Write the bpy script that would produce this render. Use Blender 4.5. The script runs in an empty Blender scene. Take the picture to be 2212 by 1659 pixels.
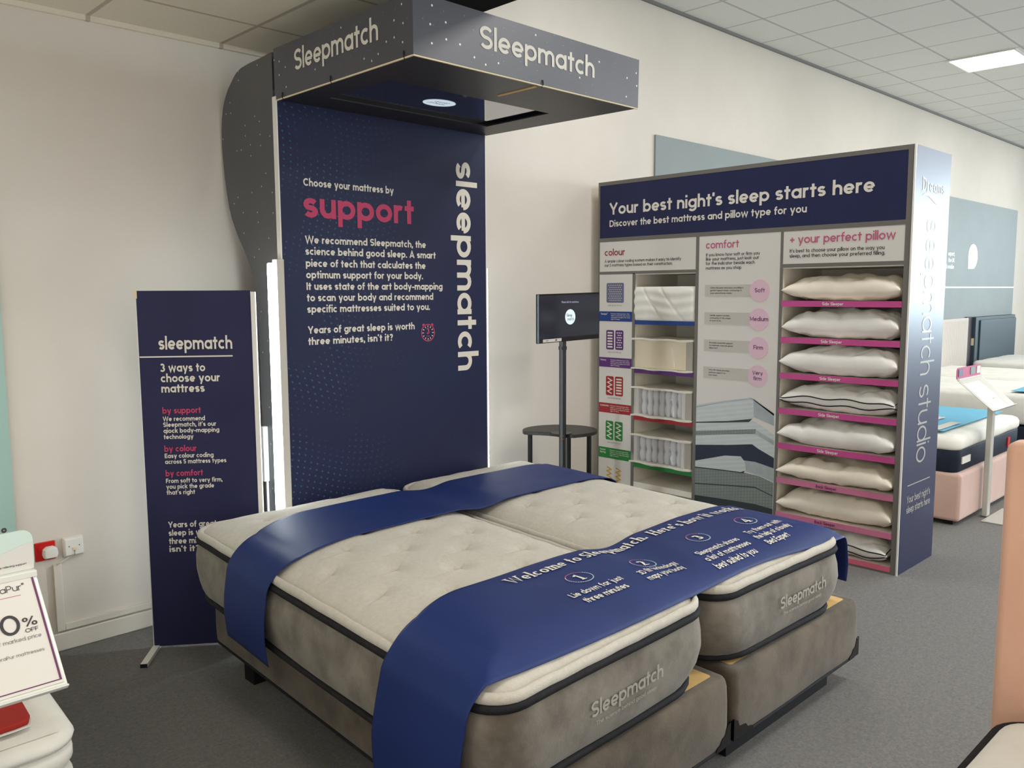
import bpy, bmesh, math, random
from math import sin, cos, pi, radians, hypot, exp, sqrt
from mathutils import Vector, Matrix
random.seed(7)
sc = bpy.context.scene

# ------------------------------------------------------------------ camera
YAW, PITCH, ROLL, FPX, CAM_H = radians(44.27724), radians(6.23894), radians(-0.29347), 1818.146, 1.575
fw = Vector((sin(YAW) * cos(PITCH), cos(YAW) * cos(PITCH), -sin(PITCH)))
rt = Vector((cos(YAW), -sin(YAW), 0.0))
up = rt.cross(fw)
r2 = rt * cos(ROLL) + up * sin(ROLL)
u2 = up * cos(ROLL) - rt * sin(ROLL)
cd = bpy.data.cameras.new('camera')
cam = bpy.data.objects.new('camera', cd)
sc.collection.objects.link(cam)
cam.matrix_world = Matrix(((r2.x, u2.x, -fw.x, 0), (r2.y, u2.y, -fw.y, 0), (r2.z, u2.z, -fw.z, CAM_H), (0, 0, 0, 1)))
cd.sensor_fit = 'HORIZONTAL'; cd.sensor_width = 36.0
cd.lens = FPX / 2212 * 36.0
cd.clip_start = 0.02; cd.clip_end = 100
sc.camera = cam

# ------------------------------------------------------------------ view, world, lamps
sc.view_settings.view_transform = 'Standard'
sc.view_settings.look = 'None'
sc.view_settings.gamma = 1.0
sc.view_settings.use_curve_mapping = False
sc.view_settings.exposure = 0.0
sc.cycles.use_denoising = True
sc.cycles.max_bounces = 8
sc.cycles.sample_clamp_indirect = 6.0

W = bpy.data.worlds.new('world'); sc.world = W; W.use_nodes = True
wn, wl = W.node_tree.nodes, W.node_tree.links
bg = wn['Background']
tc = wn.new('ShaderNodeTexCoord'); sx = wn.new('ShaderNodeSeparateXYZ')
wl.new(tc.outputs['Generated'], sx.inputs[0])
cr = wn.new('ShaderNodeValToRGB')
cr.color_ramp.elements[0].position = 0.70; cr.color_ramp.elements[0].color = (1.15, 1.12, 1.06, 1)
cr.color_ramp.elements[1].position = 0.93; cr.color_ramp.elements[1].color = (15.0, 18.0, 19.5, 1)
wl.new(sx.outputs['X'], cr.inputs[0]); wl.new(cr.outputs[0], bg.inputs['Color'])
bg.inputs['Strength'].default_value = 1.0

LOWZ, HIGHZ, WALLY, STEP_X = 2.765, 3.74, 3.98, 2.51

def area_lamp(x, y, z, power, size=0.56, col=(1.0, 0.985, 0.96)):
    d = bpy.data.lights.new('ceiling_lamp', 'AREA'); d.shape = 'SQUARE'; d.size = size
    d.energy = power; d.color = col
    o = bpy.data.objects.new('ceiling_lamp', d); sc.collection.objects.link(o); o.location = (x, y, z)
    return o
LAMP_W = 17.5
for lx in (4.25, 6.65, 9.05, 11.45, 13.85):
    for ly in (2.71, 0.31, -2.09, -4.49):
        if (lx, ly) == (9.05, 2.71): continue          # this one is modelled below with its own glow
        area_lamp(lx, ly, HIGHZ - 0.012, LAMP_W * (2.6 if lx < 5 else 1.1 if lx < 8 else 1.9) * (0.4 if ly > 2 else 1.0))
for lx, ly in ((0.98, 1.2), (-1.42, 1.2), (0.98, -1.2), (-1.42, -1.2)):
    area_lamp(lx, ly, LOWZ - 0.012, 13, col=(1.0, 0.95, 0.86))

# ------------------------------------------------------------------ material helpers
def lin(c):
    c = c / 255.0
    return c / 12.92 if c <= 0.04045 else ((c + 0.055) / 1.055) ** 2.4
def rgb(r, g, b): return (lin(r), lin(g), lin(b), 1.0)
def mat(name, col, rough=0.6, spec=0.35, metal=0.0, emit=None, estr=0.0, sheen=0.0, coat=0.0):
    m = bpy.data.materials.new(name); m.use_nodes = True
    b = m.node_tree.nodes['Principled BSDF']
    b.inputs['Base Color'].default_value = col
    b.inputs['Roughness'].default_value = rough
    b.inputs['Specular IOR Level'].default_value = spec
    b.inputs['Metallic'].default_value = metal
    b.inputs['Sheen Weight'].default_value = sheen
    b.inputs['Coat Weight'].default_value = coat
    if emit:
        b.inputs['Emission Color'].default_value = emit
        b.inputs['Emission Strength'].default_value = estr
    return m
class NT:
    def __init__(s, m):
        s.n, s.l = m.node_tree.nodes, m.node_tree.links; s.b = s.n['Principled BSDF']
    def new(s, t, **kw):
        x = s.n.new(t)
        for k, v in kw.items(): setattr(x, k, v)
        return x
    def math(s, op, a, b=None, c=None):
        x = s.n.new('ShaderNodeMath'); x.operation = op
        for i, v in enumerate((a, b, c)):
            if v is None: continue
            if isinstance(v, (int, float)): x.inputs[i].default_value = v
            else: s.l.new(v, x.inputs[i])
        return x.outputs[0]
    def mix(s, fac, c1, c2):
        x = s.n.new('ShaderNodeMix'); x.data_type = 'RGBA'
        for sock, v in ((x.inputs[0], fac), (x.inputs[6], c1), (x.inputs[7], c2)):
            if isinstance(v, (int, float, tuple)): sock.default_value = v
            else: s.l.new(v, sock)
        return x.outputs[2]
    def noise(s, scale, detail=3, vec=None, rough=0.6):
        x = s.n.new('ShaderNodeTexNoise'); x.inputs['Scale'].default_value = scale
        x.inputs['Detail'].default_value = detail; x.inputs['Roughness'].default_value = rough
        if vec is not None: s.l.new(vec, x.inputs['Vector'])
        return x.outputs[0]
    def pos(s):
        g = s.n.new('ShaderNodeNewGeometry'); q = s.n.new('ShaderNodeSeparateXYZ')
        s.l.new(g.outputs['Position'], q.inputs[0]); return g.outputs['Position'], q.outputs
    def bump(s, h, strength=0.3, dist=0.01):
        x = s.n.new('ShaderNodeBump'); x.inputs['Strength'].default_value = strength
        x.inputs['Distance'].default_value = dist
        s.l.new(h, x.inputs['Height']); s.l.new(x.outputs[0], s.b.inputs['Normal'])
    def ramp(s, fac, p0, c0, p1, c1):
        x = s.n.new('ShaderNodeValToRGB'); e = x.color_ramp.elements
        e[0].position, e[0].color, e[1].position, e[1].color = p0, c0, p1, c1
        s.l.new(fac, x.inputs[0]); return x.outputs[0]
    def base(s, c): s.l.new(c, s.b.inputs['Base Color'])

def fabric(name, c0, c1, scale=9, rough=0.85, fine=260, bstr=0.25, sheen=0.0, spec=0.2, lo=0.35, hi=0.65):
    m = mat(name, c0, rough, spec, sheen=sheen); t = NT(m); p, _ = t.pos()
    n = t.noise(scale, 4, p); t.base(t.ramp(n, lo, c0, hi, c1))
    if bstr: t.bump(t.noise(fine, 2, p), bstr, 0.004)
    return m

M = {}
M['wall'] = fabric('wall_paint', rgb(216, 209, 198), rgb(221, 214, 204), 1.5, 0.7, 120, 0.04)
M['skirt'] = mat('skirting_gloss', rgb(222, 216, 204), 0.35)
M['white'] = mat('white_plastic', rgb(232, 230, 224), 0.4)
M['foamwhite'] = mat('white_board_edge', rgb(235, 233, 228), 0.6)
m = mat('carpet', rgb(110, 108, 104), 0.95, 0.1); t = NT(m); p, _ = t.pos()
n1 = t.noise(130, 6, p, 0.8); n2 = t.noise(2.2, 2, p); n3 = t.noise(420, 2, p)
c = t.ramp(n1, 0.32, rgb(92, 93, 94), 0.70, rgb(150, 147, 142))
c = t.mix(0.5, c, t.ramp(t.noise(38, 6, p, 0.85), 0.35, rgb(98, 98, 97), 0.66, rgb(148, 144, 138))); c = t.mix(0.35, c, t.ramp(t.noise(85, 3, p), 0.42, rgb(92, 100, 110), 0.6, rgb(132, 124, 112))); t.base(c)
t.bump(t.noise(900, 3, p), 0.35, 0.003); M['carpet'] = m
def tiles(name, x0, y0, c_tile, c_line, lw=0.010):
    m = mat(name, c_tile, 0.9, 0.1); t = NT(m); p, q = t.pos()
    out = None
    for s, o in ((q[0], x0), (q[1], y0)):
        f = t.math('FRACT', t.math('DIVIDE', t.math('ADD', s, -o + 60.0), 0.6))
        d = t.math('MINIMUM', f, t.math('SUBTRACT', 1.0, f))
        l = t.math('LESS_THAN', d, lw / 0.6)
        out = l if out is None else t.math('MAXIMUM', out, l)
    n = t.noise(160, 3, p); c = t.ramp(n, 0.35, c_tile, 0.75, tuple(v * 0.93 for v in c_tile[:3]) + (1,))
    t.base(t.mix(out, c, c_line)); return m
M['tile_hi'] = tiles('ceiling_tile', 5.75, 3.61, rgb(226, 226, 222), rgb(186, 186, 182))
M['tile_lo'] = tiles('low_ceiling_tile', 1.33, 3.60, rgb(226, 218, 200), rgb(184, 175, 158))
M['black_soffit'] = mat('black_soffit', rgb(18, 19, 24), 0.6)
M['glow'] = mat('light_diffuser', rgb(250, 250, 250), 0.5, emit=(1, 0.985, 0.96, 1), estr=9.0)
M['led'] = mat('led_tube', rgb(250, 250, 250), 0.5, emit=(0.86, 0.95, 1.0, 1), estr=20.0)
M['led_house'] = mat('led_housing', rgb(196, 192, 182), 0.5)

def dots(name, base0, base1, scale, radius, keep, rough=0.40, spec=0.75, cols=(rgb(232, 232, 226), rgb(74, 128, 150))):
    m = mat(name, base0, rough, spec); t = NT(m); p, q = t.pos()
    cb = t.new('ShaderNodeCombineXYZ'); t.l.new(t.math('ADD', q[0], t.math('MULTIPLY', q[1], 1.37)), cb.inputs[0]); t.l.new(q[2], cb.inputs[1])
    out = t.ramp(t.noise(2.0, 3, p), 0.35, base0, 0.7, base1)
    for k, (sc_, ra, kp, col) in enumerate(((scale, radius, keep, cols[0]), (scale * 1.35, radius * 0.8, keep * 1.15, cols[1]))):
        v = t.new('ShaderNodeTexVoronoi', voronoi_dimensions='2D'); v.inputs['Scale'].default_value = sc_
        mp = t.new('ShaderNodeMapping'); mp.inputs['Location'].default_value = (3.1 * k, 1.7 * k, 0.9 * k)
        t.l.new(cb.outputs[0], mp.inputs[0]); t.l.new(mp.outputs[0], v.inputs['Vector'])
        s = t.new('ShaderNodeSeparateColor'); t.l.new(v.outputs['Color'], s.inputs[0])
        a = t.math('MULTIPLY', t.math('LESS_THAN', v.outputs['Distance'], ra), t.math('LESS_THAN', s.outputs[0], kp))
        out = t.mix(a, out, col)
    t.base(out); return m
M['starry'] = dots('starry_navy_print', rgb(66, 68, 78), rgb(78, 77, 86), 15, 0.062, 0.24)
M['starry_fin'] = dots('starry_fin_print', rgb(66, 70, 74), rgb(78, 78, 80), 16, 0.055, 0.2)
# tower panel: navy with teal halftone dots
m = mat('navy_panel_print', rgb(38, 42, 74), 0.45, 0.2); t = NT(m); p, q = t.pos()
base = t.ramp(t.noise(1.6, 2, p), 0.3, rgb(40, 41, 72), 0.75, rgb(36, 46, 78))
X_, Z_ = q[0], q[2]
wx = t.math('ADD', X_, t.math('MULTIPLY', t.math('SINE', t.math('MULTIPLY', Z_, 5.0)), 0.05))
wz = t.math('ADD', Z_, t.math('MULTIPLY', t.math('SINE', t.math('MULTIPLY', X_, 6.0)), 0.06))
fx = t.math('SUBTRACT', t.math('FRACT', t.math('DIVIDE', wx, 0.034)), 0.5)
fz = t.math('SUBTRACT', t.math('FRACT', t.math('DIVIDE', wz, 0.030)), 0.5)
d = t.math('SQRT', t.math('ADD', t.math('MULTIPLY', fx, fx), t.math('MULTIPLY', fz, fz)))
dot = t.math('LESS_THAN', d, 0.14)
reg = t.math('MULTIPLY', t.math('SUBTRACT', 2.62, X_), 1.5)
reg = t.math('MULTIPLY', reg, t.ramp(t.noise(2.4, 2, p), 0.42, (0, 0, 0, 1), 0.62, (1, 1, 1, 1)))
reg = t.math('MINIMUM', t.math('MAXIMUM', reg, 0.0), 0.5)
t.base(t.mix(t.math('MULTIPLY', dot, reg), base, rgb(58, 118, 150))); M['navy_panel'] = m
M['navy'] = fabric('navy_print', rgb(41, 42, 76), rgb(45, 45, 80), 3, 0.5, 200, 0.02, spec=0.2)
M['navy_head'] = fabric('navy_header_print', rgb(38, 42, 76), rgb(41, 45, 80), 3, 0.5, 200, 0.02)
M['navy_end'] = mat('navy_gloss_print', rgb(36, 40, 76), 0.36, 0.6)
M['gloss_ink'] = mat('gloss_cream_ink', rgb(170, 168, 166), 0.36, 0.6)
M['gloss_pink'] = mat('gloss_pink_ink', rgb(170, 70, 110), 0.36, 0.6)
M['cream_ink'] = mat('cream_ink', rgb(226, 221, 209), 0.6)
M['pink_ink'] = mat('pink_ink', rgb(196, 66, 106), 0.6)
M['rose_ink'] = mat('rose_ink', rgb(190, 92, 128), 0.6)
M['red_ink'] = mat('dark_red_ink', rgb(140, 36, 50), 0.6)
M['dark_ink'] = mat('dark_ink', rgb(62, 58, 62), 0.6)
M['grey_ink'] = mat('grey_ink', rgb(130, 126, 124), 0.6)
M['faint_ink'] = mat('pale_grey_ink', rgb(176, 171, 162), 0.6)
M['purple_ink'] = mat('purple_ink', rgb(104, 52, 96), 0.6)
M['black'] = mat('black_metal', rgb(20, 22, 27), 0.35, 0.5)
M['blackgloss'] = mat('black_gloss', rgb(10, 11, 14), 0.12, 0.6)
M['mirror_screen'] = mat('glossy_screen', (0.40, 0.41, 0.44, 1), 0.05, metal=1.0)
M['tv_screen'] = mat('tv_screen', rgb(20, 24, 32), 0.12, 0.6, emit=rgb(40, 46, 56), estr=0.55)
M['logo_glow'] = mat('screen_logo', rgb(200, 215, 225), 0.4, emit=rgb(200, 216, 228), estr=0.75)
M['logo_ink'] = mat('screen_ink', rgb(40, 52, 70), 0.4, emit=rgb(40, 52, 70), estr=0.3)
M['pad'] = fabric('cream_knit', rgb(203, 198, 187), rgb(196, 190, 178), 60, 0.92, 300, 0.5, sheen=0.1)
M['side'] = fabric('taupe_velvet', rgb(129, 122, 111), rgb(98, 90, 80), 7.5, 0.85, 180, 0.2, sheen=0.25, lo=0.40, hi=0.66)
M['basefab'] = fabric('brown_velvet', rgb(106, 96, 83), rgb(81, 73, 62), 7.0, 0.88, 180, 0.25, sheen=0.2, lo=0.4, hi=0.66)
M['tape'] = fabric('black_tape', rgb(30, 30, 33), rgb(38, 37, 40), 30, 0.8, 500, 0.2)
M['wood'] = fabric('bare_wood_board', rgb(226, 190, 128), rgb(210, 172, 110), 8, 0.7, 90, 0.05)
M['plinth'] = mat('black_plinth', rgb(12, 12, 14), 0.7)
M['runner'] = fabric('royal_blue_satin', rgb(20, 40, 98), rgb(24, 45, 104), 3, 0.55, 900, 0.06, sheen=0.0, spec=0.3)
M['logo_grey'] = mat('embroidery', rgb(172, 166, 156), 0.7)
M['grey_frame'] = mat('grey_frame', rgb(112, 109, 103), 0.55)
M['niche'] = mat('cream_shelf', rgb(240, 234, 220), 0.6)
M['card'] = mat('white_card', rgb(218, 214, 207), 0.55)
M['pillow'] = fabric('pillow_cotton', rgb(236, 234, 228), rgb(228, 225, 218), 5, 0.9, 240, 0.15)
M['pillow_b'] = fabric('pillow_cream', rgb(238, 230, 214), rgb(230, 221, 203), 5, 0.9, 240, 0.15)
M['pink'] = mat('magenta_strip', rgb(196, 76, 142), 0.5)
M['pink2'] = mat('dusty_pink_strip', rgb(206, 122, 156), 0.5)
M['pink3'] = mat('rose_strip', rgb(216, 108, 132), 0.5)
M['blue'] = mat('blue_print', rgb(30, 62, 132), 0.5)
M['purple'] = mat('purple_print', rgb(92, 48, 116), 0.5)
M['red'] = mat('red_print', rgb(160, 40, 46), 0.5)
M['green'] = mat('green_print', rgb(36, 126, 58), 0.5)
M['slate'] = mat('slate_print', rgb(104, 106, 134), 0.5)
M['amber'] = mat('amber_print', rgb(206, 162, 60), 0.5)
M['lilac'] = mat('pale_pink_print', rgb(222, 188, 202), 0.55)
M['stone'] = mat('stone_print', rgb(194, 189, 180), 0.55)
M['board_grey'] = fabric('slate_wall_board', rgb(138, 147, 148), rgb(142, 151, 152), 2, 0.6, 120, 0.02)
M['foam'] = mat('cream_foam', rgb(232, 216, 178), 0.8)
M['film'] = mat('clear_film', rgb(240, 240, 240), 0.06, 1.0)
M['film'].node_tree.nodes['Principled BSDF'].inputs['Alpha'].default_value = 0.26
M['spring'] = mat('spring_pocket', rgb(204, 205, 208), 0.25, 0.6)
M['cover'] = fabric('sample_cover', rgb(228, 224, 212), rgb(220, 215, 202), 8, 0.85, 200, 0.15)
M['greyside'] = mat('sample_side', rgb(176, 170, 160), 0.8)
M['dusty'] = fabric('dusty_pink_velvet', rgb(222, 176, 152), rgb(215, 168, 144), 3, 0.85, 220, 0.12, sheen=0.3)
M['dusty_far'] = fabric('pale_pink_velvet', rgb(204, 172, 160), rgb(194, 160, 148), 3, 0.85, 220, 0.12, sheen=0.3)
M['white_knit'] = fabric('white_knit', rgb(238, 236, 228), rgb(228, 227, 220), 6, 0.9, 200, 0.25)
M['darknavy'] = fabric('dark_border', rgb(30, 36, 52), rgb(36, 42, 58), 8, 0.7, 300, 0.1)
M['skyblue'] = mat('sky_blue_cloth', rgb(104, 182, 214), 0.6)
M['leather'] = mat('teal_black_leather', rgb(56, 72, 82), 0.55, 0.25)
M['cream_hb'] = mat('pale_fluted_fabric', rgb(214, 207, 200), 0.8)
M['brownboard'] = mat('plum_board', rgb(74, 66, 76), 0.7)
M['acrylic'] = mat('acrylic', rgb(226, 226, 218), 0.15, 0.5)
M['teal'] = mat('teal_print', rgb(176, 212, 204), 0.6)
M['paleteal'] = mat('pale_teal_print', rgb(206, 222, 214), 0.5)
M['redcloth'] = mat('red_cover', rgb(158, 34, 24), 0.7)
M['socket_red'] = mat('red_socket', rgb(196, 30, 30), 0.35)
M['stand_grey'] = mat('stand_grey', rgb(182, 180, 172), 0.4, 0.5)
M['copper'] = mat('brass_bolt', rgb(180, 130, 70), 0.3, metal=1.0)

# ------------------------------------------------------------------ mesh builder
class MB:
    def __init__(s, T=None): s.v, s.f, s.T = [], [], T
    def add(s, vs, fs):
        n = len(s.v)
        s.v += [s.T(*p) if s.T else tuple(p) for p in vs]
        s.f += [tuple(i + n for i in q) for q in fs]; return s
    def box(s, x0, x1, y0, y1, z0, z1):
        return s.add([(x0, y0, z0), (x1, y0, z0), (x1, y1, z0), (x0, y1, z0), (x0, y0, z1), (x1, y0, z1), (x1, y1, z1), (x0, y1, z1)],
                     [(0, 3, 2, 1), (4, 5, 6, 7), (0, 1, 5, 4), (1, 2, 6, 5), (2, 3, 7, 6), (3, 0, 4, 7)])
    def loft(s, loops, cap0=True, cap1=True):
        n = len(loops[0]); vs = [p for l in loops for p in l]; fs = []
        for k in range(len(loops) - 1):
            for i in range(n):
                j = (i + 1) % n
                fs.append((k * n + i, k * n + j, (k + 1) * n + j, (k + 1) * n + i))
        if cap0: fs.append(tuple(range(n - 1, -1, -1)))
        if cap1: fs.append(tuple((len(loops) - 1) * n + i for i in range(n)))
        return s.add(vs, fs)
    def prism(s, pts, off):                 # polygon (3D points) extruded by the vector off
        return s.loft([pts, [tuple(a + b for a, b in zip(p, off)) for p in pts]])
    def cyl(s, p0, p1, r, n=16, r1=None):
        return s.tube([p0, p1], r, n, r1=r1)
    def tube(s, path, r, n=8, closed=False, r1=None):
        P = [Vector(p) for p in path]; loops = []
        for i, p in enumerate(P):
            if closed: d = P[(i + 1) % len(P)] - P[i - 1]
            else: d = P[min(i + 1, len(P) - 1)] - P[max(i - 1, 0)]
            d.normalize()
            a = Vector((0, 0, 1)) if abs(d.z) < 0.9 else Vector((1, 0, 0))
            e1 = d.cross(a).normalized(); e2 = d.cross(e1)
            rr = r if r1 is None else r + (r1 - r) * i / (len(P) - 1)
            loops.append([tuple(p + e1 * rr * cos(2 * pi * k / n) + e2 * rr * sin(2 * pi * k / n)) for k in range(n)])
        if closed:
            loops.append(loops[0]); return s.loft(loops, False, False)
        return s.loft(loops)
    def grid(s, fn, nu, nv, flip=False):
        vs = [fn(i / nu, j / nv) for j in range(nv + 1) for i in range(nu + 1)]
        fs = []
        for j in range(nv):
            for i in range(nu):
                a = j * (nu + 1) + i; q = (a, a + 1, a + nu + 2, a + nu + 1)
                fs.append(q[::-1] if flip else q)
        return s.add(vs, fs)

C = sc.collection.objects
def thing(name, loc, label, cat, group=None):
    o = bpy.data.objects.new(name, None); C.link(o); o.location = loc
    o.empty_display_size = 0.1
    o['label'] = label; o['category'] = cat
    if group: o['group'] = group
    return o
def tag(o, label, cat, group=None):
    o['label'] = label; o['category'] = cat
    if group: o['group'] = group
    return o
def world_loc(o):
    l = Vector((0, 0, 0))
    while o is not None: l += o.location; o = o.parent
    return l
def obj(name, mb, m, parent=None, smooth=False, bevel=0, seg=2, loc=None, label=None, solid=0):
    if parent is not None: base_ = world_loc(parent)
    elif loc is not None: base_ = Vector(loc)
    else: base_ = Vector((0, 0, 0))
    me = bpy.data.meshes.new(name)
    me.from_pydata([(p[0] - base_.x, p[1] - base_.y, p[2] - base_.z) for p in mb.v], [], mb.f)
    me.materials.append(m); me.update()
    if smooth:
        for q in me.polygons: q.use_smooth = True
    o = bpy.data.objects.new(name, me); C.link(o)
    if parent is not None: o.parent = parent
    elif loc is not None: o.location = loc
    if solid:
        mo = o.modifiers.new('thickness', 'SOLIDIFY'); mo.thickness = solid; mo.offset = -1
    if bevel:
        mo = o.modifiers.new('bevel', 'BEVEL'); mo.width = bevel; mo.segments = seg; mo.limit_method = 'ANGLE'; mo.angle_limit = radians(40)
        for q in me.polygons: q.use_smooth = True
        mo.harden_normals = True
    if label: o['label'] = label
    return o
def struct(name, mb, m, **k):
    o = obj(name, mb, m, **k); o['kind'] = 'structure'; return o

# ------------------------------------------------------------------ stroke lettering (geometric sans, optional slab serif)
def arc(cx, cy, rx, ry, a0, a1, n=None):
    n = n or max(4, int(abs(a1 - a0) / 18))
    return [(cx + rx * cos(radians(a0 + (a1 - a0) * k / n)), cy + ry * sin(radians(a0 + (a1 - a0) * k / n))) for k in range(n + 1)]
CAP, XH, ASC, DES = 0.70, 0.50, 0.74, -0.20
_cache = {}
def glyph(ch, w):
    k = (ch, w)
    if k in _cache: return _cache[k]
    h = w / 2; X, A, D, K = XH, ASC, DES, CAP
    ring = lambda cx, cy, rx, ry: arc(cx, cy, rx, ry, 0, 360, 22)
    bw = lambda x0, W_: ring(x0 + W_ / 2, X / 2, W_ / 2 - h, X / 2 - h)
    S = []
    if ch in 'abdgpqo':
        S.append(bw(0, .52)); Wd = .52
        if ch == 'a': S.append([(.52 - h, 0), (.52 - h, X)])
        if ch == 'd': S.append([(.52 - h, 0), (.52 - h, A)])
        if ch == 'q': S.append([(.52 - h, D), (.52 - h, X)])
        if ch == 'b': S.append([(h, 0), (h, A)])
        if ch == 'p': S.append([(h, D), (h, X)])
        if ch == 'g': S.append([(.52 - h, X), (.52 - h, .02)] + arc(.26, .02, .26 - h, .02 - D - h, -10, -150, 8))
    elif ch == 'c': S.append(arc(.25, X / 2, .25 - h, X / 2 - h, 48, 312, 16)); Wd = .44
    elif ch == 'e': S.append([(h * .6, X / 2 - .01), (.5 - h, X / 2 - .01)]); S.append(arc(.25, X / 2, .25 - h, X / 2 - h, -3, 318, 18)); Wd = .5
    elif ch == 's':
        ry = (X - 2 * h) / 4; S.append(arc(.2, X - h - ry, .2 - h, ry, 25, 270, 10) + arc(.2, h + ry, .2 - h, ry, 90, -155, 10)[1:]); Wd = .4
    elif ch == 'S':
        ry = (K - 2 * h) / 4; S.append(arc(.25, K - h - ry, .25 - h, ry, 25, 262, 12) + arc(.25, h + ry, .25 - h, ry, 82, -155, 12)); Wd = .5
    elif ch in 'nhm':
        if ch == 'm':
            r = (.74 / 2 - h) / 2
            S.append([(h, 0), (h, X)])
            for c0 in (h + r, h + 3 * r): S.append(arc(c0, X - h - r, r, r, 180, 0, 8) + [(c0 + r, 0)])
            Wd = .74
        else:
            S.append([(h, 0), (h, X if ch == 'n' else A)]); r = .23 - h
            S.append(arc(.23, X - h - r, r, r, 180, 0, 10) + [(.46 - h, 0)]); Wd = .46
    elif ch == 'u':
        r = .23 - h; S.append([(h, X)] + arc(.23, h + r, r, r, 180, 360, 10)); S.append([(.46 - h, 0), (.46 - h, X)]); Wd = .46
    elif ch == 'r':
        r = .21 - h; S.append([(h, 0), (h, X)]); S.append(arc(h + r, X - h - r, r, r, 180, 62, 6)); Wd = .30
    elif ch == 't': S.append([(.15, 0), (.15, .66)]); S.append([(0, X - h), (.31, X - h)]); Wd = .31
    elif ch == 'f': S.append([(.13, 0), (.13, A - .16)] + arc(.13 + .13, A - .16, .13, .16 - h, 180, 75, 6)[1:]); S.append([(0, X - h), (.30, X - h)]); Wd = .30
    elif ch == 'i': S.append([(h, 0), (h, X)]); S.append([(h, .60), (h, .60 + w)]); Wd = w
    elif ch == 'j': S.append([(h + .06, X), (h + .06, D + .1)] + arc(.0, D + .1, h + .06, .1 - h, 0, -80, 5)[1:]); S.append([(h + .06, .60), (h + .06, .60 + w)]); Wd = w + .06
    elif ch == 'l': S.append([(h, 0), (h, A)]); Wd = w
    elif ch == 'k': S.append([(h, 0), (h, A)]); S.append([(.44 - h * .4, X), (h, .19)]); S.append([(.19, .29), (.46 - h * .4, 0)]); Wd = .46
    elif ch == 'v': S.append([(h * .9, X), (.24, h * .4), (.48 - h * .9, X)]); Wd = .48
    elif ch == 'w': S.append([(h * .9, X), (.2, h * .4), (.37, X - h * .5), (.54, h * .4), (.74 - h * .9, X)]); Wd = .74
    elif ch == 'x': S.append([(h * .8, X), (.44 - h * .8, 0)]); S.append([(h * .8, 0), (.44 - h * .8, X)]); Wd = .44
    elif ch == 'y': S.append([(h * .9, X), (.25, .03)]); S.append([(.5 - h * .9, X), (.18, D)]); Wd = .5
    elif ch == 'z': S.append([(0, X - h), (.40 - h, X - h), (h, h), (.42, h)]); Wd = .42
    elif ch == 'A': S.append([(h * .8, 0), (.32, K - h * .4), (.64 - h * .8, 0)]); S.append([(.14, .2), (.5, .2)]); Wd = .64
    elif ch == 'B':
        S.append([(h, 0), (h, K)]); r = (K - 2 * h) / 4
        S.append([(h, K - h), (.24, K - h)] + arc(.26, K - h - r, .46 - h - .26, r, 90, -90, 8) + [(h, h + 2 * r)])
        S.append([(.24, h + 2 * r)] + arc(.26, h + r, .5 - h - .26, r, 90, -90, 8) + [(h, h)]); Wd = .5
    elif ch == 'C': S.append(arc(.34, K / 2, .34 - h, K / 2 - h, 46, 314, 18)); Wd = .6
    elif ch == 'G': S.append(arc(.34, K / 2, .34 - h, K / 2 - h, 46, 352, 20)); S.append([(.38, K / 2 - .04), (.68 - h * .6, K / 2 - .04)]); Wd = .66
    elif ch == 'U': r = .28 - h; S.append([(h, K)] + arc(.28, h + r, r, r, 180, 360, 12) + [(.56 - h, K)]); Wd = .56
    elif ch == 'K': S.append([(h, 0), (h, K)]); S.append([(.54 - h * .4, K), (h, .25)]); S.append([(.22, .40), (.56 - h * .4, 0)]); Wd = .56
    elif ch == 'D': S.append([(h, 0), (h, K)]); S.append([(h, K - h), (.26, K - h)] + arc(.26, K / 2, .34 - h, K / 2 - h, 90, -90, 12) + [(h, h)]); Wd = .6
    elif ch in 'EF':
        S.append([(h, 0), (h, K)]); S.append([(h, K - h), (.44, K - h)]); S.append([(h, K / 2), (.4, K / 2)]); Wd = .44
        if ch == 'E': S.append([(h, h), (.45, h)])
    elif ch == 'H': S += [[(h, 0), (h, K)], [(.58 - h, 0), (.58 - h, K)], [(h, K / 2), (.58 - h, K / 2)]]; Wd = .58
    elif ch == 'I': S.append([(h, 0), (h, K)]); Wd = w
    elif ch == 'L': S.append([(h, K), (h, h), (.42, h)]); Wd = .42
    elif ch == 'M': S.append([(h, 0), (h, K - h * .5), (.36, .16), (.72 - h, K - h * .5), (.72 - h, 0)]); Wd = .72
    elif ch in 'O0': q = .70 if ch == 'O' else .56; S.append(ring(q / 2, K / 2, q / 2 - h, K / 2 - h)); Wd = q
    elif ch in 'PR':
        S.append([(h, 0), (h, K)]); r = (K * .56 - h) / 2
        S.append([(h, K - h), (.26, K - h)] + arc(.26, K - h - r, .48 - h - .26, r, 90, -90, 8) + [(h, K - h - 2 * r)]); Wd = .48
        if ch == 'R': S.append([(.24, K - h - 2 * r), (.48 - h * .5, 0)])
    elif ch == 'T': S.append([(.27, 0), (.27, K)]); S.append([(0, K - h), (.54, K - h)]); Wd = .54
    elif ch == 'V': S.append([(h * .8, K), (.31, h * .4), (.62 - h * .8, K)]); Wd = .62
    elif ch == 'W': S.append([(h * .8, K), (.25, h * .4), (.46, K - h * .4), (.67, h * .4), (.92 - h * .8, K)]); Wd = .92
    elif ch == 'Y': S.append([(h * .8, K), (.3, .28), (.6 - h * .8, K)]); S.append([(.3, .30), (.3, 0)]); Wd = .6
    elif ch == '1': S.append([(.02, K - .14), (.19, K - h * .4), (.19, 0)]); Wd = .28
    elif ch == '2': S.append(arc(.23, K - .21, .23 - h, .21 - h, 160, -25, 9) + [(h, h), (.46, h)]); Wd = .46
    elif ch == '3':
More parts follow.
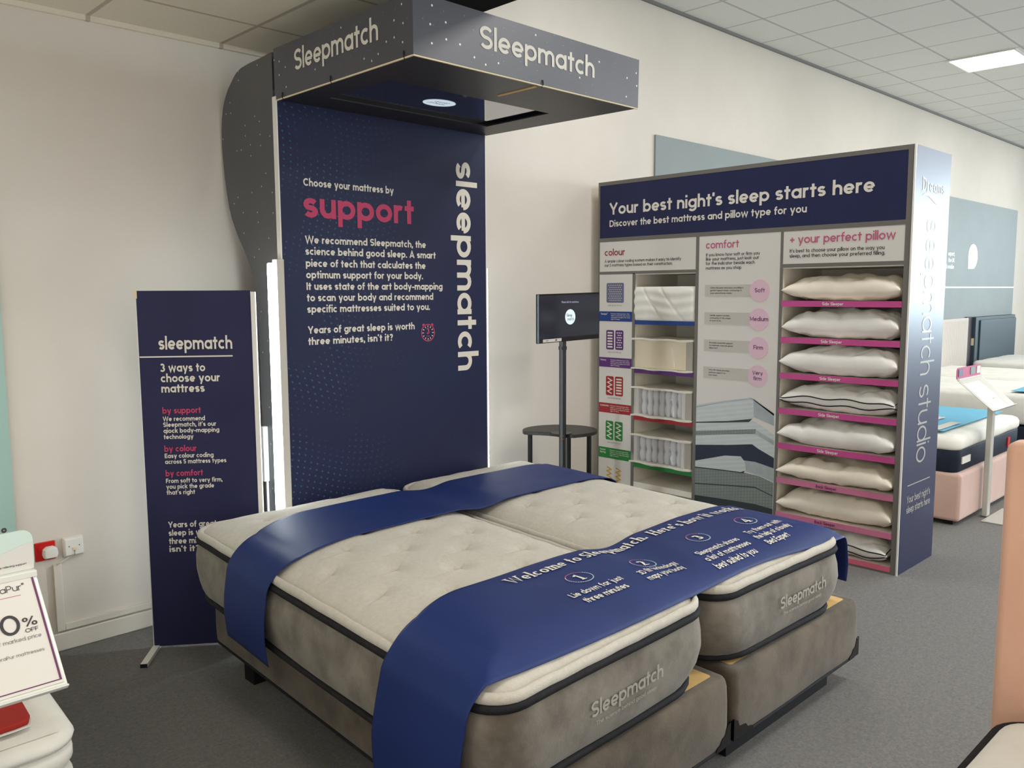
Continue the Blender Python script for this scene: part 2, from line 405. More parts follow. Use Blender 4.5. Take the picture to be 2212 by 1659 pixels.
        r = (K - 2 * h) / 4; S.append(arc(.2, K - h - r, .22 - h, r, 150, -80, 9)); S.append(arc(.2, h + r, .25 - h, r, 80, -150, 9)); Wd = .45
    elif ch == '4': S.append([(.36, 0), (.36, K - h * .5), (h * .6, .2), (.5, .2)]); Wd = .5
    elif ch == '5': S.append([(.42, K - h), (.1, K - h), (.08, .40)] + arc(.2, .225, .24 - h, .225 - h, 115, -150, 10)); Wd = .45
    elif ch == '.': S.append([(h, 0), (h, w)]); Wd = w
    elif ch == ',': S.append([(h * 1.2, w), (h * .6, -.10)]); Wd = w
    elif ch == "'": S.append([(h, K + .02), (h * .8, K - .18)]); Wd = w
    elif ch == '-': S.append([(0, .25), (.3, .25)]); Wd = .3
    elif ch == '+': S.append([(0, .3), (.4, .3)]); S.append([(.2, .1), (.2, .5)]); Wd = .4
    elif ch == '?': S.append(arc(.2, K - .19, .2 - h, .19 - h, 165, -60, 9) + [(.2, .24)]); S.append([(.2, 0), (.2, w)]); Wd = .4
    elif ch == '%': S.append(ring(.14, K - .16, .12 - h * .5, .15 - h * .5)); S.append(ring(.56, .16, .12 - h * .5, .15 - h * .5)); S.append([(.16, -.02), (.54, K + .02)]); Wd = .7
    elif ch == '*': S.append(ring(.1, K - .08, .08, .08)); Wd = .2     # the small registered ring
    else: Wd = .24
    _cache[k] = (S, Wd); return _cache[k]

def stroke_poly(P, w, serif):
    n = len(P); closed = n > 3 and hypot(P[0][0] - P[-1][0], P[0][1] - P[-1][1]) < 1e-6
    if closed: P = P[:-1]; n -= 1
    L, R = [], []
    for i in range(n):
        a = P[i - 1] if (i > 0 or closed) else P[i]; b = P[i]; c = P[(i + 1) % n] if (i < n - 1 or closed) else P[i]
        d1 = (b[0] - a[0], b[1] - a[1]); d2 = (c[0] - b[0], c[1] - b[1])
        l1, l2 = hypot(*d1), hypot(*d2)
        d1 = (d1[0] / l1, d1[1] / l1) if l1 > 1e-9 else None; d2 = (d2[0] / l2, d2[1] / l2) if l2 > 1e-9 else None
        d1 = d1 or d2; d2 = d2 or d1
        nx, ny = -(d1[1] + d2[1]), d1[0] + d2[0]; q = hypot(nx, ny)
        if q < 0.25: nx, ny, k = -d2[1], d2[0], 1.0
        else:
            nx, ny = nx / q, ny / q; k = min(2.2, 1 / max(0.3, nx * -d1[1] + ny * d1[0]))
        ww = w
        if serif: ww = w * (0.36 + 0.74 * abs((d1[1] + d2[1]) / 2))
        L.append((b[0] + nx * k * ww / 2, b[1] + ny * k * ww / 2)); R.append((b[0] - nx * k * ww / 2, b[1] - ny * k * ww / 2))
    vs = L + R; fs = []
    for i in range(n if closed else n - 1):
        j = (i + 1) % n; fs.append((i, i + n, j + n, j))
    return vs, fs

def layout(text, w=0.12, serif=False, sb=0.055):
    vs, fs, x = [], [], 0.0
    for ch in text:
        if ch == ' ': x += 0.27; continue
        S, Wd = glyph(ch, w)
        parts = [stroke_poly(P, w, serif) for P in S]
        if serif and ch in 'WlmHhrinIkwpDdbu14y':
            for P in S:
                for q, o in ((P[0], P[1]), (P[-1], P[-2])):
                    if abs(q[1] - o[1]) <= abs(q[0] - o[0]) * .8 or abs(q[1] - o[1]) < 0.1: continue
                    top = q[1] > o[1]
                    if ch in 'mnhr' and top and q[0] > .2: continue
                    l_ = w * (1.0 if (not top or ch in 'WHIwDuy') else .95); r_ = w * (1.0 if (not top or ch in 'WHIwy') else .3)
                    if ch in 'du' and not top: l_, r_ = w * .3, w * .95
                    y0_, y1_ = (q[1] - w * .34, q[1]) if top else (q[1], q[1] + w * .34)
                    parts.append(([(q[0] - l_, y0_), (q[0] + r_, y0_), (q[0] + r_, y1_), (q[0] - l_, y1_)], [(0, 1, 2, 3)]))
        for li, (pv, pf) in enumerate(parts):
            n = len(vs); vs += [(a + x, b, li) for a, b in pv]; fs += [tuple(i + n for i in q) for q in pf]
        x += Wd + sb + (w * .5 if serif else 0)
    return vs, fs, x - sb
def write(mb, text, O, R, U, cap, width=None, w=0.12, serif=False, align='l', fn=None, sb=0.055):
    """Lettering on the plane O + a*R + b*U (cap = capital height in metres, width = line length)."""
    vs, fs, nat = layout(text, w, serif, sb)
    sy = cap / CAP; sxx = width / nat if width else sy
    off = 0.0 if align == 'l' else (-nat / 2 if align == 'c' else -nat)
    out = []
    N = Vector(R).cross(Vector(U)) if not fn else None
    for a, b, li in vs:                      # crossing strokes lie a hair apart, like layers of ink
        a = (a + off) * sxx; b *= sy; e = 0.00012 * li
        out.append(fn(a, b, e) if fn else tuple(O[i] + R[i] * a + U[i] * b + N[i] * e for i in range(3)))
    mb.add(out, fs); return mb
def ellipse(mb, O, R, U, rx, ry, n=40, fn=None):
    pts = [(rx * cos(2 * pi * k / n), ry * sin(2 * pi * k / n)) for k in range(n)]
    mb.add([fn(a, b) if fn else tuple(O[i] + R[i] * a + U[i] * b for i in range(3)) for a, b in pts], [tuple(range(n))]); return mb
def ringshape(mb, O, R, U, rx, ry, t, n=40, fn=None, a0=0, a1=360):
    vs = []; full = abs(a1 - a0) >= 359
    for k in range(n + 1):
        th = radians(a0 + (a1 - a0) * k / n)
        for q in (1, 0):
            a, b = (rx - t * q) * cos(th), (ry - t * q) * sin(th)
            vs.append(fn(a, b) if fn else tuple(O[i] + R[i] * a + U[i] * b for i in range(3)))
    mb.add(vs, [(2 * k, 2 * k + 1, 2 * k + 3, 2 * k + 2) for k in range(n)]); return mb
def flatpoly(mb, pts2, O, R, U):
    mb.add([tuple(O[i] + R[i] * a + U[i] * b for i in range(3)) for a, b in pts2], [tuple(range(len(pts2)))]); return mb

# ================================================================== SETTING
struct('floor', MB().box(-2.4, 21, -2.6, WALLY + 0.1, -0.1, 0).box(5.5, 21, -9, -2.6, -0.1, 0), M['carpet'])
struct('wall_back', MB().box(-6, 21, WALLY, WALLY + 0.12, 0, HIGHZ + 0.1), M['wall'])
struct('ceiling', MB().box(STEP_X, 21, -9, WALLY, HIGHZ, HIGHZ + 0.1), M['tile_hi'])
struct('ceiling_low', MB().box(-3.4, 2.235, -3.4, WALLY, LOWZ, LOWZ + 0.1), M['tile_lo'])
struct('trim_1', MB().box(2.235, STEP_X, -3.4, WALLY, LOWZ - 0.012, HIGHZ), M['black_soffit'])
mb = MB().box(-6, STEP_X, WALLY - 0.02, WALLY, LOWZ - 0.022, LOWZ)
struct('trim_2', mb, M['tile_lo'])
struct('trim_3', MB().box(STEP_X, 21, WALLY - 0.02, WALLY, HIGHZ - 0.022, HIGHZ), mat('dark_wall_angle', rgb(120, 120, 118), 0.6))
struct('baseboard_back', MB().box(-6, 21, WALLY - 0.016, WALLY, 0, 0.083), M['skirt'], bevel=0.006)
# shop front: end wall with a wide glazed opening
struct('wall_right', MB().box(20, 20.2, -9, WALLY, 0, 1.05).box(20, 20.2, -9, WALLY, 3.66, HIGHZ).box(20, 20.2, 2.2, WALLY, 1.05, 3.66), M['wall'])
fr = MB()
for yy in (-8.9, -6.1, -3.4, -0.6, 2.15): fr.box(20.05, 20.13, yy, yy + 0.07, 1.05, 3.66)
fr.box(20.05, 20.13, -9, 2.2, 1.05, 1.12).box(20.05, 20.13, -9, 2.2, 3.59, 3.66)
wf = struct('window_1', fr, mat('shopfront_frame', rgb(90, 92, 96), 0.5))

# ceiling light that the photograph shows
cl = thing('ceiling_light', (9.05, 2.745, HIGHZ - 0.004), 'bright square LED ceiling panel recessed among the white ceiling tiles', 'ceiling light')
x0, x1, y0, y1, zz = 8.77, 9.33, 2.47, 3.02, HIGHZ
obj('frame', MB().box(x0 - .02, x1 + .02, y0 - .02, y0, zz - .012, zz).box(x0 - .02, x1 + .02, y1, y1 + .02, zz - .012, zz).box(x0 - .02, x0, y0, y1, zz - .012, zz).box(x1, x1 + .02, y0, y1, zz - .012, zz), M['white'], cl)
obj('diffuser', MB().box(x0, x1, y0, y1, zz - .007, zz), M['glow'], cl)

# ================================================================== WALL FITTINGS
mb = MB().box(1.056, 1.090, WALLY - .018, WALLY, 0.092, 0.397).box(1.090, 1.50, WALLY - .018, WALLY, 0.092, 0.122)
tr = obj('cable_trunking', mb, M['skirt'], loc=(1.07, WALLY, 0.09), bevel=.003)
tag(tr, 'white L-shaped cable trunking running down the wall below the red socket', 'trunking')
s = thing('power_socket', (1.03, WALLY, 0.464), 'red square power socket with a white plug on the left wall', 'socket')
obj('face_plate', MB().box(0.990, 1.072, WALLY - .010, WALLY, 0.423, 0.505), M['socket_red'], s, bevel=.004)
pl = [(-.026, -.024), (.024, -.024), (.030, -.006), (.026, .018), (.012, .026), (-.014, .026), (-.028, .016), (-.031, -.008)]
loops = [[(1.047 + a * k, WALLY - d_, 0.458 + b * k) for a, b in pl] for d_, k in ((.010, 1.0), (.034, .97), (.042, .82))]
obj('plug', MB().loft(loops), M['white'], s, smooth=False, bevel=.002)
obj('switch', MB().box(1.002, 1.012, WALLY - .014, WALLY - .008, 0.468, 0.484), M['socket_red'], s)
s = thing('phone_socket', (1.141, WALLY, 0.466), 'white square phone socket with a thin lead, right of the red socket', 'socket')
mb = MB().loft([[(1.141 + a * k, WALLY - d_, 0.466 + b * k) for a, b in ((-.041, -.042), (.041, -.042), (.041, .042), (-.041, .042))] for d_, k in ((0, 1.0), (.022, 1.0), (.032, .86))])
obj('face_plate', mb, M['white'], s, bevel=.003)
for a in (1.118, 1.160): obj('screw', MB().box(a, a + .004, WALLY - .034, WALLY - .030, 0.468, 0.472), M['dark_ink'], s)
obj('jack', MB().box(1.134, 1.150, WALLY - .036, WALLY - .030, 0.452, 0.464), M['foam'], s)
mb = MB().tube([(1.142, WALLY - .034, .452), (1.140, WALLY - .036, .43), (1.115, WALLY - .024, .418), (1.085, WALLY - .02, .404), (1.068, WALLY - .02, .396)], .0035, 6)
obj('lead', mb, M['skirt'], s, smooth=True)
mb = MB().box(-.5, .924, WALLY - .012, WALLY, 0.45, 2.05)
o = obj('wall_poster', mb, M['teal'], loc=(.2, WALLY, .45)); tag(o, 'pale teal poster board on the wall at the far left edge of the photo', 'poster')
mb = MB().box(5.42, 7.9, WALLY - .016, WALLY, 0.9, 2.77)
o = obj('wall_board', mb, M['board_grey'], loc=(6.6, WALLY, .9)); tag(o, 'plain slate grey wall board rising behind the pillow display unit', 'wall board')
wb = thing('wall_board', (13.2, WALLY, .55), 'slate grey wall board with white lettering and oval badge above the far beds', 'wall board')
obj('board', MB().box(11.3, 14.72, WALLY - .016, WALLY, 0.55, 2.775), M['board_grey'], wb)
R_, U_ = (1, 0, 0), (0, 0, 1)
obj('rule', MB().box(11.3, 14.72, WALLY - .020, WALLY - .016, 1.598, 1.616), M['white'], wb)
mb = MB(); ellipse(mb, (12.78, WALLY - .018, 2.03), R_, U_, .19, .17); mb.box(12.60, 12.78, WALLY - .0185, WALLY - .0175, 1.86, 2.0)
obj('badge', mb, M['white'], wb)
mb = MB()
for k, tx in enumerate(('expert,', 'the UK', 'bed retailer')): write(mb, tx, (12.06, WALLY - .0175, 2.02 - k * .085), R_, U_, .055, w=.12, align='r')
obj('lettering', mb, M['white'], wb)

# ================================================================== DISPLAY TOWER (panel, fins, canopy, light strips)
TW = thing('display_tower', (2.52, 3.6, 0), 'tall navy display tower with projecting star print canopy behind the beds', 'display tower')
PX0, PX1, PY = 1.905, 3.145, 3.42
obj('front_panel', MB().box(PX0 + .006, PX1 - .006, PY, PY + .03, 0, 2.46), M['navy_panel'], TW)
for a in (PX0, PX1 - .006):
    obj('panel_edge', MB().box(a, a + .006, PY - .002, PY + .03, 0, 2.428), M['foamwhite'], TW, label='white panel edge')
prof = [(3.452, 0), (3.452, 2.62), (3.55, 2.615), (3.66, 2.612), (3.736, 2.606), (3.775, 2.597), (3.807, 2.581), (3.842, 2.556), (3.872, 2.535), (3.894, 2.512), (3.914, 2.488), (3.930, 2.46), (3.948, 2.41), (3.957, 2.349), (3.958, 2.28), (3.952, 2.207), (3.942, 2.13), (3.926, 2.051), (3.910, 1.99), (3.888, 1.938), (3.862, 1.895), (3.838, 1.858), (3.810, 1.822), (3.782, 1.791), (3.750, 1.745), (3.720, 1.702), (3.70, 1.66), (3.686, 1.626), (3.674, 1.58), (3.666, 1.53), (3.662, 1.475), (3.660, 1.388), (3.660, 0)]
for sx_, nm in ((PX0 + .006, 'side_fin'), (PX1 - .018, 'side_fin')):
    obj(nm, MB().prism([(sx_, y, z) for y, z in prof], (.012, 0, 0)), M['starry_fin'], TW)
obj('back_panel', MB().box(PX0 + .02, PX1 - .02, 3.64, 3.652, 0, 1.45), M['black_soffit'], TW)
for hx0, hx1, hy0, hy1, tx0, tx1, ty0, ty1 in ((1.874, 1.910, 3.402, 3.445, 1.845, 1.874, 3.410, 3.444), (3.140, 3.172, 3.475, 3.510, 3.172, 3.203, 3.470, 3.515)):
    ls = obj('light_strip', MB().box(hx0, hx1, hy0, hy1, 0.004, 1.725), M['led_house'], TW, bevel=.003)
    obj('led_tube', MB().box(tx0, tx1, ty0, ty1, 0.004, 1.708), M['led'], ls, bevel=.008)
obj('driver_box', MB().box(1.885, 1.911, 3.606, 3.632, .690, .952).box(1.900, 1.911, 3.616, 3.626, .02, .70), M['white'], TW, bevel=.003)
# canopy
CB, CT = 2.412, 2.628
cx0, cx1, cyf, cyb = 1.907, 3.203, 2.446, 3.428
cn = obj('canopy', MB().box(cx0 + .01, cx1 - .012, cyf + .01, cyb, CT - .03, CT - .02), M['black_soffit'], TW)
obj('front_fascia', MB().prism([(cx0, cyf, CB), (cx1, cyf, CB), (cx1 + .006, cyf, CT), (cx0, cyf, CT)], (0, .006, 0)), M['starry'], cn)
obj('side_fascia', MB().box(cx0, cx0 + .006, cyf + .0062, cyb, CB, CT), M['starry'], cn)
obj('side_fascia', MB().prism([(cx1 - .006, cyf + .0062, CB), (cx1, cyf + .0062, CB), (3.152, cyb, CB), (3.146, cyb, CB)], (0, 0, CT - CB)), M['starry'], cn)
obj('edge_trim', MB().box(cx0 - .001, cx1, cyf - .0015, cyf + .006, CB - .004, CB).box(cx0 - .0015, cx0 + .006, cyf + .006, cyb, CB - .004, CB), M['foam'], cn)
ox0, ox1, oy0, oy1 = 2.06, 2.985, 2.80, 3.235
so = MB()
so.box(cx0 + .006, ox0, cyf + .006, cyb, CB, CB + .006).box(ox1, 3.145, cyf + .006, cyb, CB, CB + .006).box(ox0, ox1, cyf + .006, oy0, CB, CB + .006).box(ox0, ox1, oy1, cyb, CB, CB + .006)
so.prism([(3.145, cyf + .006, CB), (cx1 - .007, cyf + .006, CB), (3.146, cyb, CB)], (0, 0, .006))
obj('soffit', so, mat('soffit_print', rgb(42, 42, 44), 0.42, 0.5), cn)
rc = MB().box(ox0, ox0 + .006, oy0, oy1, CB + .0055, CB + .02).box(ox1 - .006, ox1, oy0, oy1, CB + .0055, CB + .02).box(ox0, ox1, oy0, oy0 + .006, CB + .0055, CB + .02).box(ox0, ox1, oy1 - .006, oy1, CB + .0055, CB + .02)
obj('screen_frame', rc, M['blackgloss'], cn)
SZ = CB + .014
obj('screen', MB().box(ox0 + .006, ox1 - .006, oy0 + .006, oy1 - .006, SZ, SZ + .01), M['mirror_screen'], cn)
lg = MB(); ellipse(lg, (2.505, 3.03, SZ - .001), (-1, 0, 0), (0, 1, 0), .082, .062)
obj('screen_logo', lg, M['logo_glow'], cn)
mb = MB()
write(mb, 'Sleep', (2.505, 3.02, SZ - .002), (-1, 0, 0), (0, -1, 0), .022, w=.1, serif=True, align='c')
write(mb, 'match', (2.495, 3.05, SZ - .002), (-1, 0, 0), (0, -1, 0), .022, w=.1, serif=True, align='c')
obj('logo_lettering', mb, M['logo_ink'], cn)
mb = MB(); write(mb, 'Please ask for assistance', (2.66, 3.178, SZ - .001), (-1, 0, 0), (0, -1, 0), .012, width=.33)
obj('screen_lettering', mb, M['slate'], cn)
obj('torn_slot', MB().box(2.552, 2.566, 2.475, 2.70, CB - .003, CB + .001), M['wood'], cn, label='ragged slot in the canopy underside')
for x, y in ((cx0 - .002, 2.50), (cx0 - .002, 2.98), (cx0 - .002, 3.36)):
    obj('cable_tie', MB().tube([(x, y, CB + .022), (x - .003, y - .003, CB + .004), (x + .004, y, CB - .006)], .0025, 6), M['black'], cn)
obj('cable_tie', MB().tube([(2.566, cyf - .003, CB + .02), (2.566, cyf - .005, CB + .002), (2.566, cyf + .006, CB - .006)], .0025, 6), M['black'], cn)
mb = MB(); write(mb, 'Sleepmatch', (2.224, cyf - .0015, 2.495), (1, 0, 0), (0, 0, 1), .084, width=.668, w=.112)
obj('front_lettering', mb, M['cream_ink'], cn)
mb = MB(); write(mb, 'Sleepmatch', (cx0 - .0015, 3.253, 2.504), (0, -1, 0), (0, 0, 1), .084, width=.600, w=.112)
obj('side_lettering', mb, M['cream_ink'], cn)
# panel lettering
f = PY - .0015; R_, U_ = (1, 0, 0), (0, 0, 1)
mb = None
for tx, z, x1, cap in (('Choose your mattress by', 2.056, 2.528, .034),
        ('We recommend Sleepmatch, the', 1.800, 2.724, .034), ('science behind good sleep. A smart', 1.748, 2.787, .034), ('piece of tech that calculates the', 1.694, 2.72, .034),
        ('optimum support for your body.', 1.642, 2.702, .034), ('It uses state of the art body-mapping', 1.589, 2.83, .034), ('to scan your body and recommend', 1.537, 2.767, .034),
        ('specific mattresses suited to you.', 1.485, 2.744, .034), ('Years of great sleep is worth', 1.389, 2.643, .034), ("three minutes, isn't it?", 1.337, 2.506, .034)):
    if tx[:3] in ('Cho', 'We ', 'Yea'): mb = MB()
    write(mb, tx, (2.028, f, z), R_, U_, cap, width=x1 - 2.028, w=.142)
    if tx[:3] in ('Cho', 'spe', 'thr'): obj('body_lettering', mb, M['cream_ink'], TW)
mb = MB(); write(mb, 'support', (2.025, f, 1.916), R_, U_, .122, width=.625, w=.135); obj('heading_lettering', mb, M['pink_ink'], TW)
mb = MB(); write(mb, 'sleepmatch', (2.931, f, 2.256), (0, 0, -1), (1, 0, 0), .140, width=1.10, w=.125); obj('vertical_lettering', mb, M['cream_ink'], TW)
mb = MB(); O = (2.729, f, 1.368)
ringshape(mb, O, R_, U_, .045, .045, .005)
for a in (55, 125): ellipse(mb, (O[0] + .049 * cos(radians(a)), f, O[2] + .049 * sin(radians(a))), R_, U_, .008, .008, 12)
write(mb, '3', (2.729, f, 1.362), R_, U_, .030, w=.14, align='c'); write(mb, 'mins', (2.729, f, 1.348), R_, U_, .008, w=.12, align='c')
obj('clock_icon', mb, M['pink_ink'], TW)
mb = MB()
for k in range(12):
    a = radians(30 * k); c0, s0 = cos(a), sin(a)
    flatpoly(mb, [(c0 * .028 - s0 * .002, s0 * .028 + c0 * .002), (c0 * .028 + s0 * .002, s0 * .028 - c0 * .002), (c0 * .037 + s0 * .002, s0 * .037 - c0 * .002), (c0 * .037 - s0 * .002, s0 * .037 + c0 * .002)], O, R_, U_)
obj('clock_ticks', mb, M['cream_ink'], TW)

# ================================================================== FREE-STANDING BANNER
A = radians(-36.5); bR = (cos(A), sin(A), 0); bN = (sin(A), -cos(A), 0)      # bN looks at the viewer
B0 = (1.368, 3.70, 0)
fT = lambda a, d, z: (B0[0] + bR[0] * a - bN[0] * d, B0[1] + bR[1] * a - bN[1] * d, z)   # a along, d back, z up
BN = thing('banner_stand', (1.56, 3.55, 0), 'narrow navy free-standing banner on a white foot, left of the beds', 'banner stand')
obj('printed_panel', MB(fT).box(0.004, .476, 0, .012, 0.012, 1.588), M['navy'], BN)
obj('side_profile', MB(fT).box(.476, .496, -.004, .02, .012, 1.582).box(0, .004, -.002, .02, .012, 1.57), M['white'], BN, bevel=.002)
obj('corner_clip', MB(fT).box(-.004, .008, -.004, .016, 1.555, 1.59), M['foam'], BN)
for a in (.012, .46):
    ft = obj('foot', MB(fT).box(a - .014, a + .014, -.19, .16, 0, .016), M['white'], BN)
    obj('end_cap', MB(fT).box(a - .014, a + .014, -.195, -.19, 0, .016), M['black'], ft)
O = lambda a, z: fT(a, -.0015, z)
mb = MB(); write(mb, 'sleepmatch', O(.086, 1.336), bR, U_, .056, width=.306, w=.125); obj('title_lettering', mb, M['cream_ink'], BN)
obj('printed_rule', MB().add([O(.006, 1.302), O(.392, 1.302), O(.392, 1.308), O(.006, 1.308)], [(0, 1, 2, 3)]), M['cream_ink'], BN)
blocks = [((('3 ways to', 1.240, .186), ('choose your', 1.195, .246), ('mattress', 1.150, .180)), .036, 'cream_ink'),
    ((('We recommend', 1.025, .176), ("Sleepmatch, it's our", .9995, .222), ('qiock body-mapping', .973, .234), ('technology', .946, .124)), .020, 'cream_ink'),
    ((('Easy colour coding', .862, .205), ('across 5 mattress types', .836, .258)), .020, 'cream_ink'),
    ((('From soft to very firm,', .751, .238), ('you pick the grade', .725, .202), ("that's right", .699, .120)), .020, 'cream_ink'),
    ((('Years of great', .551, .205), ('sleep is worth', .514, .198), ('three minutes,', .477, .200), ("isn't it?", .441, .128)), .027, 'cream_ink'),
    ((('by support', 1.058, .160),), .027, 'pink_ink'), ((('by colour', .890, .135),), .027, 'pink_ink'), ((('by comfort', .781, .157),), .027, 'pink_ink')]
for lines, cap, ink in blocks:
    mb = MB()
    for tx, z, wd in lines: write(mb, tx, O(.0885, z), bR, U_, cap, width=wd, w=.138)
    obj('lettering' if ink == 'cream_ink' else 'pink_lettering', mb, M[ink], BN)

# ================================================================== BEDS
ZT, ZB = .578, .357                      # heights of the black tapes
def bil(Q, W_, L_):                       # metric (a,b) on a W x L rectangle -> plan position on the quad FL, FR, BL, BR
    FL, FR, BL, BR = Q
    def f(a, b):
        s, t = a / W_, b / L_
        return tuple((1 - t) * ((1 - s) * FL[i] + s * FR[i]) + t * ((1 - s) * BL[i] + s * BR[i]) for i in (0, 1))
    return f
def outline(W_, L_, d, r, nc=7, ns=16):   # rounded rectangle inset by d (constant vertex count)
    r = max(r - d, .012); pts = []
    cs = [(d + r, d + r, 180), (W_ - d - r, d + r, 270), (W_ - d - r, L_ - d - r, 0), (d + r, L_ - d - r, 90)]
    for k, (x, y, a0) in enumerate(cs):
        pts += [(x + r * cos(radians(a0 + 90 * q / nc)), y + r * sin(radians(a0 + 90 * q / nc))) for q in range(nc + 1)]
        nx_ = cs[(k + 1) % 4]; e = pts[-1]
        a1 = radians(nx_[2]); s = (nx_[0] + r * cos(a1), nx_[1] + r * sin(a1))
        pts += [(e[0] + (s[0] - e[0]) * q / ns, e[1] + (s[1] - e[1]) * q / ns) for q in range(1, ns)]
    return pts
RC = .115
CROWN, LIPZ = .062, .604
def edge_dist(a, b, W_, L_, r=RC):
    da, db = min(a, W_ - a), min(b, L_ - b)
    if da < r and db < r: return r - hypot(r - da, r - db)
    return min(da, db)
def crown(d): return LIPZ + CROWN * (1 - exp(-max(d - .018, 0) / .072)) if d > .018 else LIPZ - (.018 - d) * .4
def tufts(x, y):                          # tuft depth at a plan position; buttons in staggered rows
    z = 0.0
    i = round((x - 1.465) / .155)
    for ii in (i - 1, i, i + 1):
        cx = 1.465 + ii * .155; oy = .145 * (ii % 2)
        j = round((y - 2.09 - oy) / .29)
        for jj in (j - 1, j, j + 1):
            cy = 2.09 + oy + jj * .29
            dx, dy = x - cx, y - cy; r2_ = dx * dx + dy * dy
            z -= .014 * exp(-r2_ / .0018) + .010 * exp(-r2_ / .00010)
            t_ = -dx / .135
            if 0 <= t_ <= 1:               # fold sweeping from the button towards the left side of the bed
                yc = -.036 * (1 - exp(-5 * t_)) + .016 * t_
                e_ = dy - yc; k_ = (1 - t_) * min(1, t_ * 8 + .3)
                z -= .0085 * k_ * exp(-(e_ / .0045) ** 2)
                if e_ < 0: z += .0045 * k_ * exp(-((e_ + .018) / .013) ** 2)
            if 0 < dx < .05: z -= .006 * (1 - dx / .05) * exp(-((dy - .3 * dx) / .006) ** 2)
            if abs(dx) < .02 and 0 < dy < .035: z -= .005 * (1 - dy / .035) * exp(-(dx / .006) ** 2)
    return z
class Bed: pass
def mattress(Q, W_, L_, label, cx, cy):
    B = Bed(); B.W, B.L = W_, L_; f = B.f = bil(Q, W_, L_)
    root = B.root = thing('mattress', (cx, cy, .345), label, 'mattress', 'two display mattresses side by side')
    # side wall, slightly bulging
    zs = [(ZB - .006, .012), (ZB + .01, .004), (ZB + .03, -.004), (ZB + .06, -.010), (ZB + .11, -.013), (ZB + .16, -.010), (ZB + .19, -.005), (ZT - .012, .001), (ZT, .004)]
    wob = lambda p, k: (p[0] + .003 * sin(7 * p[1] + k * 2), p[1] + .003 * sin(9 * p[0] + k))
    loops = []
    for k, (z, d) in enumerate(zs):
        rc = RC + .085 * max(0, 1 - (z - ZB) / .13) ** 2
        loops.append([(*wob(f(a, b), k * .6), z + .002 * sin(11 * a + 5 * b)) for a, b in outline(W_, L_, d, rc)])
    obj('side_panel', MB().loft(loops, True, False), M['side'], root, smooth=True)
    for nm, z, r_ in (('top_tape', ZT, .0125), ('bottom_tape', ZB, .011)):
        path = [(*f(a, b), z + .003 * sin(6 * a + 4 * b)) for a, b in outline(W_, L_, .002, RC + (.085 if nm[0] == 'b' else 0))]
        obj(nm, MB().tube(path, r_, 8, closed=True), M['tape'], root, smooth=True)
    lips = [(.004, ZT + .008), (-.003, ZT + .018), (-.002, ZT + .030), (.006, ZT + .040), (.014, ZT + .039), (.020, ZT + .032), (.022, ZT + .028)]
    loops = [[(*f(a, b), z + .0015 * sin(40 * a + 33 * b)) for a, b in outline(W_, L_, d, RC)] for d, z in lips]
    obj('border_roll', MB().loft(loops, False, False), M['pad'], root, smooth=True)
    def top(u, v):
        d0 = .018; a, b = d0 + u * (W_ - 2 * d0), d0 + v * (L_ - 2 * d0)
        ca = RC if a < RC else (W_ - RC if a > W_ - RC else None)
        cb = RC if b < RC else (L_ - RC if b > L_ - RC else None)
        if ca is not None and cb is not None:
            k_ = RC - d0; p, q = (a - ca) / k_, (b - cb) / k_; m_ = max(abs(p), abs(q)); h_ = hypot(p, q)
            if h_ > 1e-9: a, b = ca + k_ * p * m_ / h_, cb + k_ * q * m_ / h_
        x, y = f(a, b); d = edge_dist(a, b, W_, L_, RC)
        fade = min(1, max(0, (d - .06) / .06))
        z = crown(d) + tufts(x, y) * fade + .0016 * sin(23 * x + 3 * sin(9 * y)) * sin(19 * y) * fade
        z += .0012 * sin(48 * (x if d == min(b, L_ - b) else y)) * (1 - fade)
        return (x, y, z)
    obj('quilted_top', MB().grid(top, 230, 420), M['pad'], root, smooth=True)
    return B
Q1 = ((1.268, 1.372), (2.250, 1.408), (1.410, 3.355), (2.425, 3.355))
Q2 = ((2.285, 1.408), (3.192, 1.396), (2.452, 3.355), (3.345, 3.355))
B1 = mattress(Q1, .985, 1.99, 'pillow top mattress with black taped edges on the left divan base', 1.80, 2.40)
B2 = mattress(Q2, .905, 1.98, 'pillow top mattress with black taped edges on the right divan base', 2.80, 2.40)
for B, xa, xb, z0 in ((B1, 1.618, 1.955, .456), (B2, 2.660, 2.997, .462)):
    fl = B.f(0, 0)[0]; wd_ = B.f(B.W, 0)[0] - fl
    fn_ = lambda dx, dz: (lambda a, b, e=0: (dx + a, B.f((dx + a - fl) / wd_ * B.W, 0)[1] - .0190 - e, dz + b))
    mb = MB(); write(mb, 'Sleepmatch', None, None, None, .043, width=xb - xa, w=.115, fn=fn_(xa, z0)); obj('logo_lettering', mb, M['logo_grey'], B.root)
    mb = MB(); write(mb, 'The science behind good sleep', None, None, None, .012, width=xb - xa - .055, w=.09, fn=fn_(xa + .02, z0 - .026)); obj('strapline', mb, M['logo_grey'], B.root)

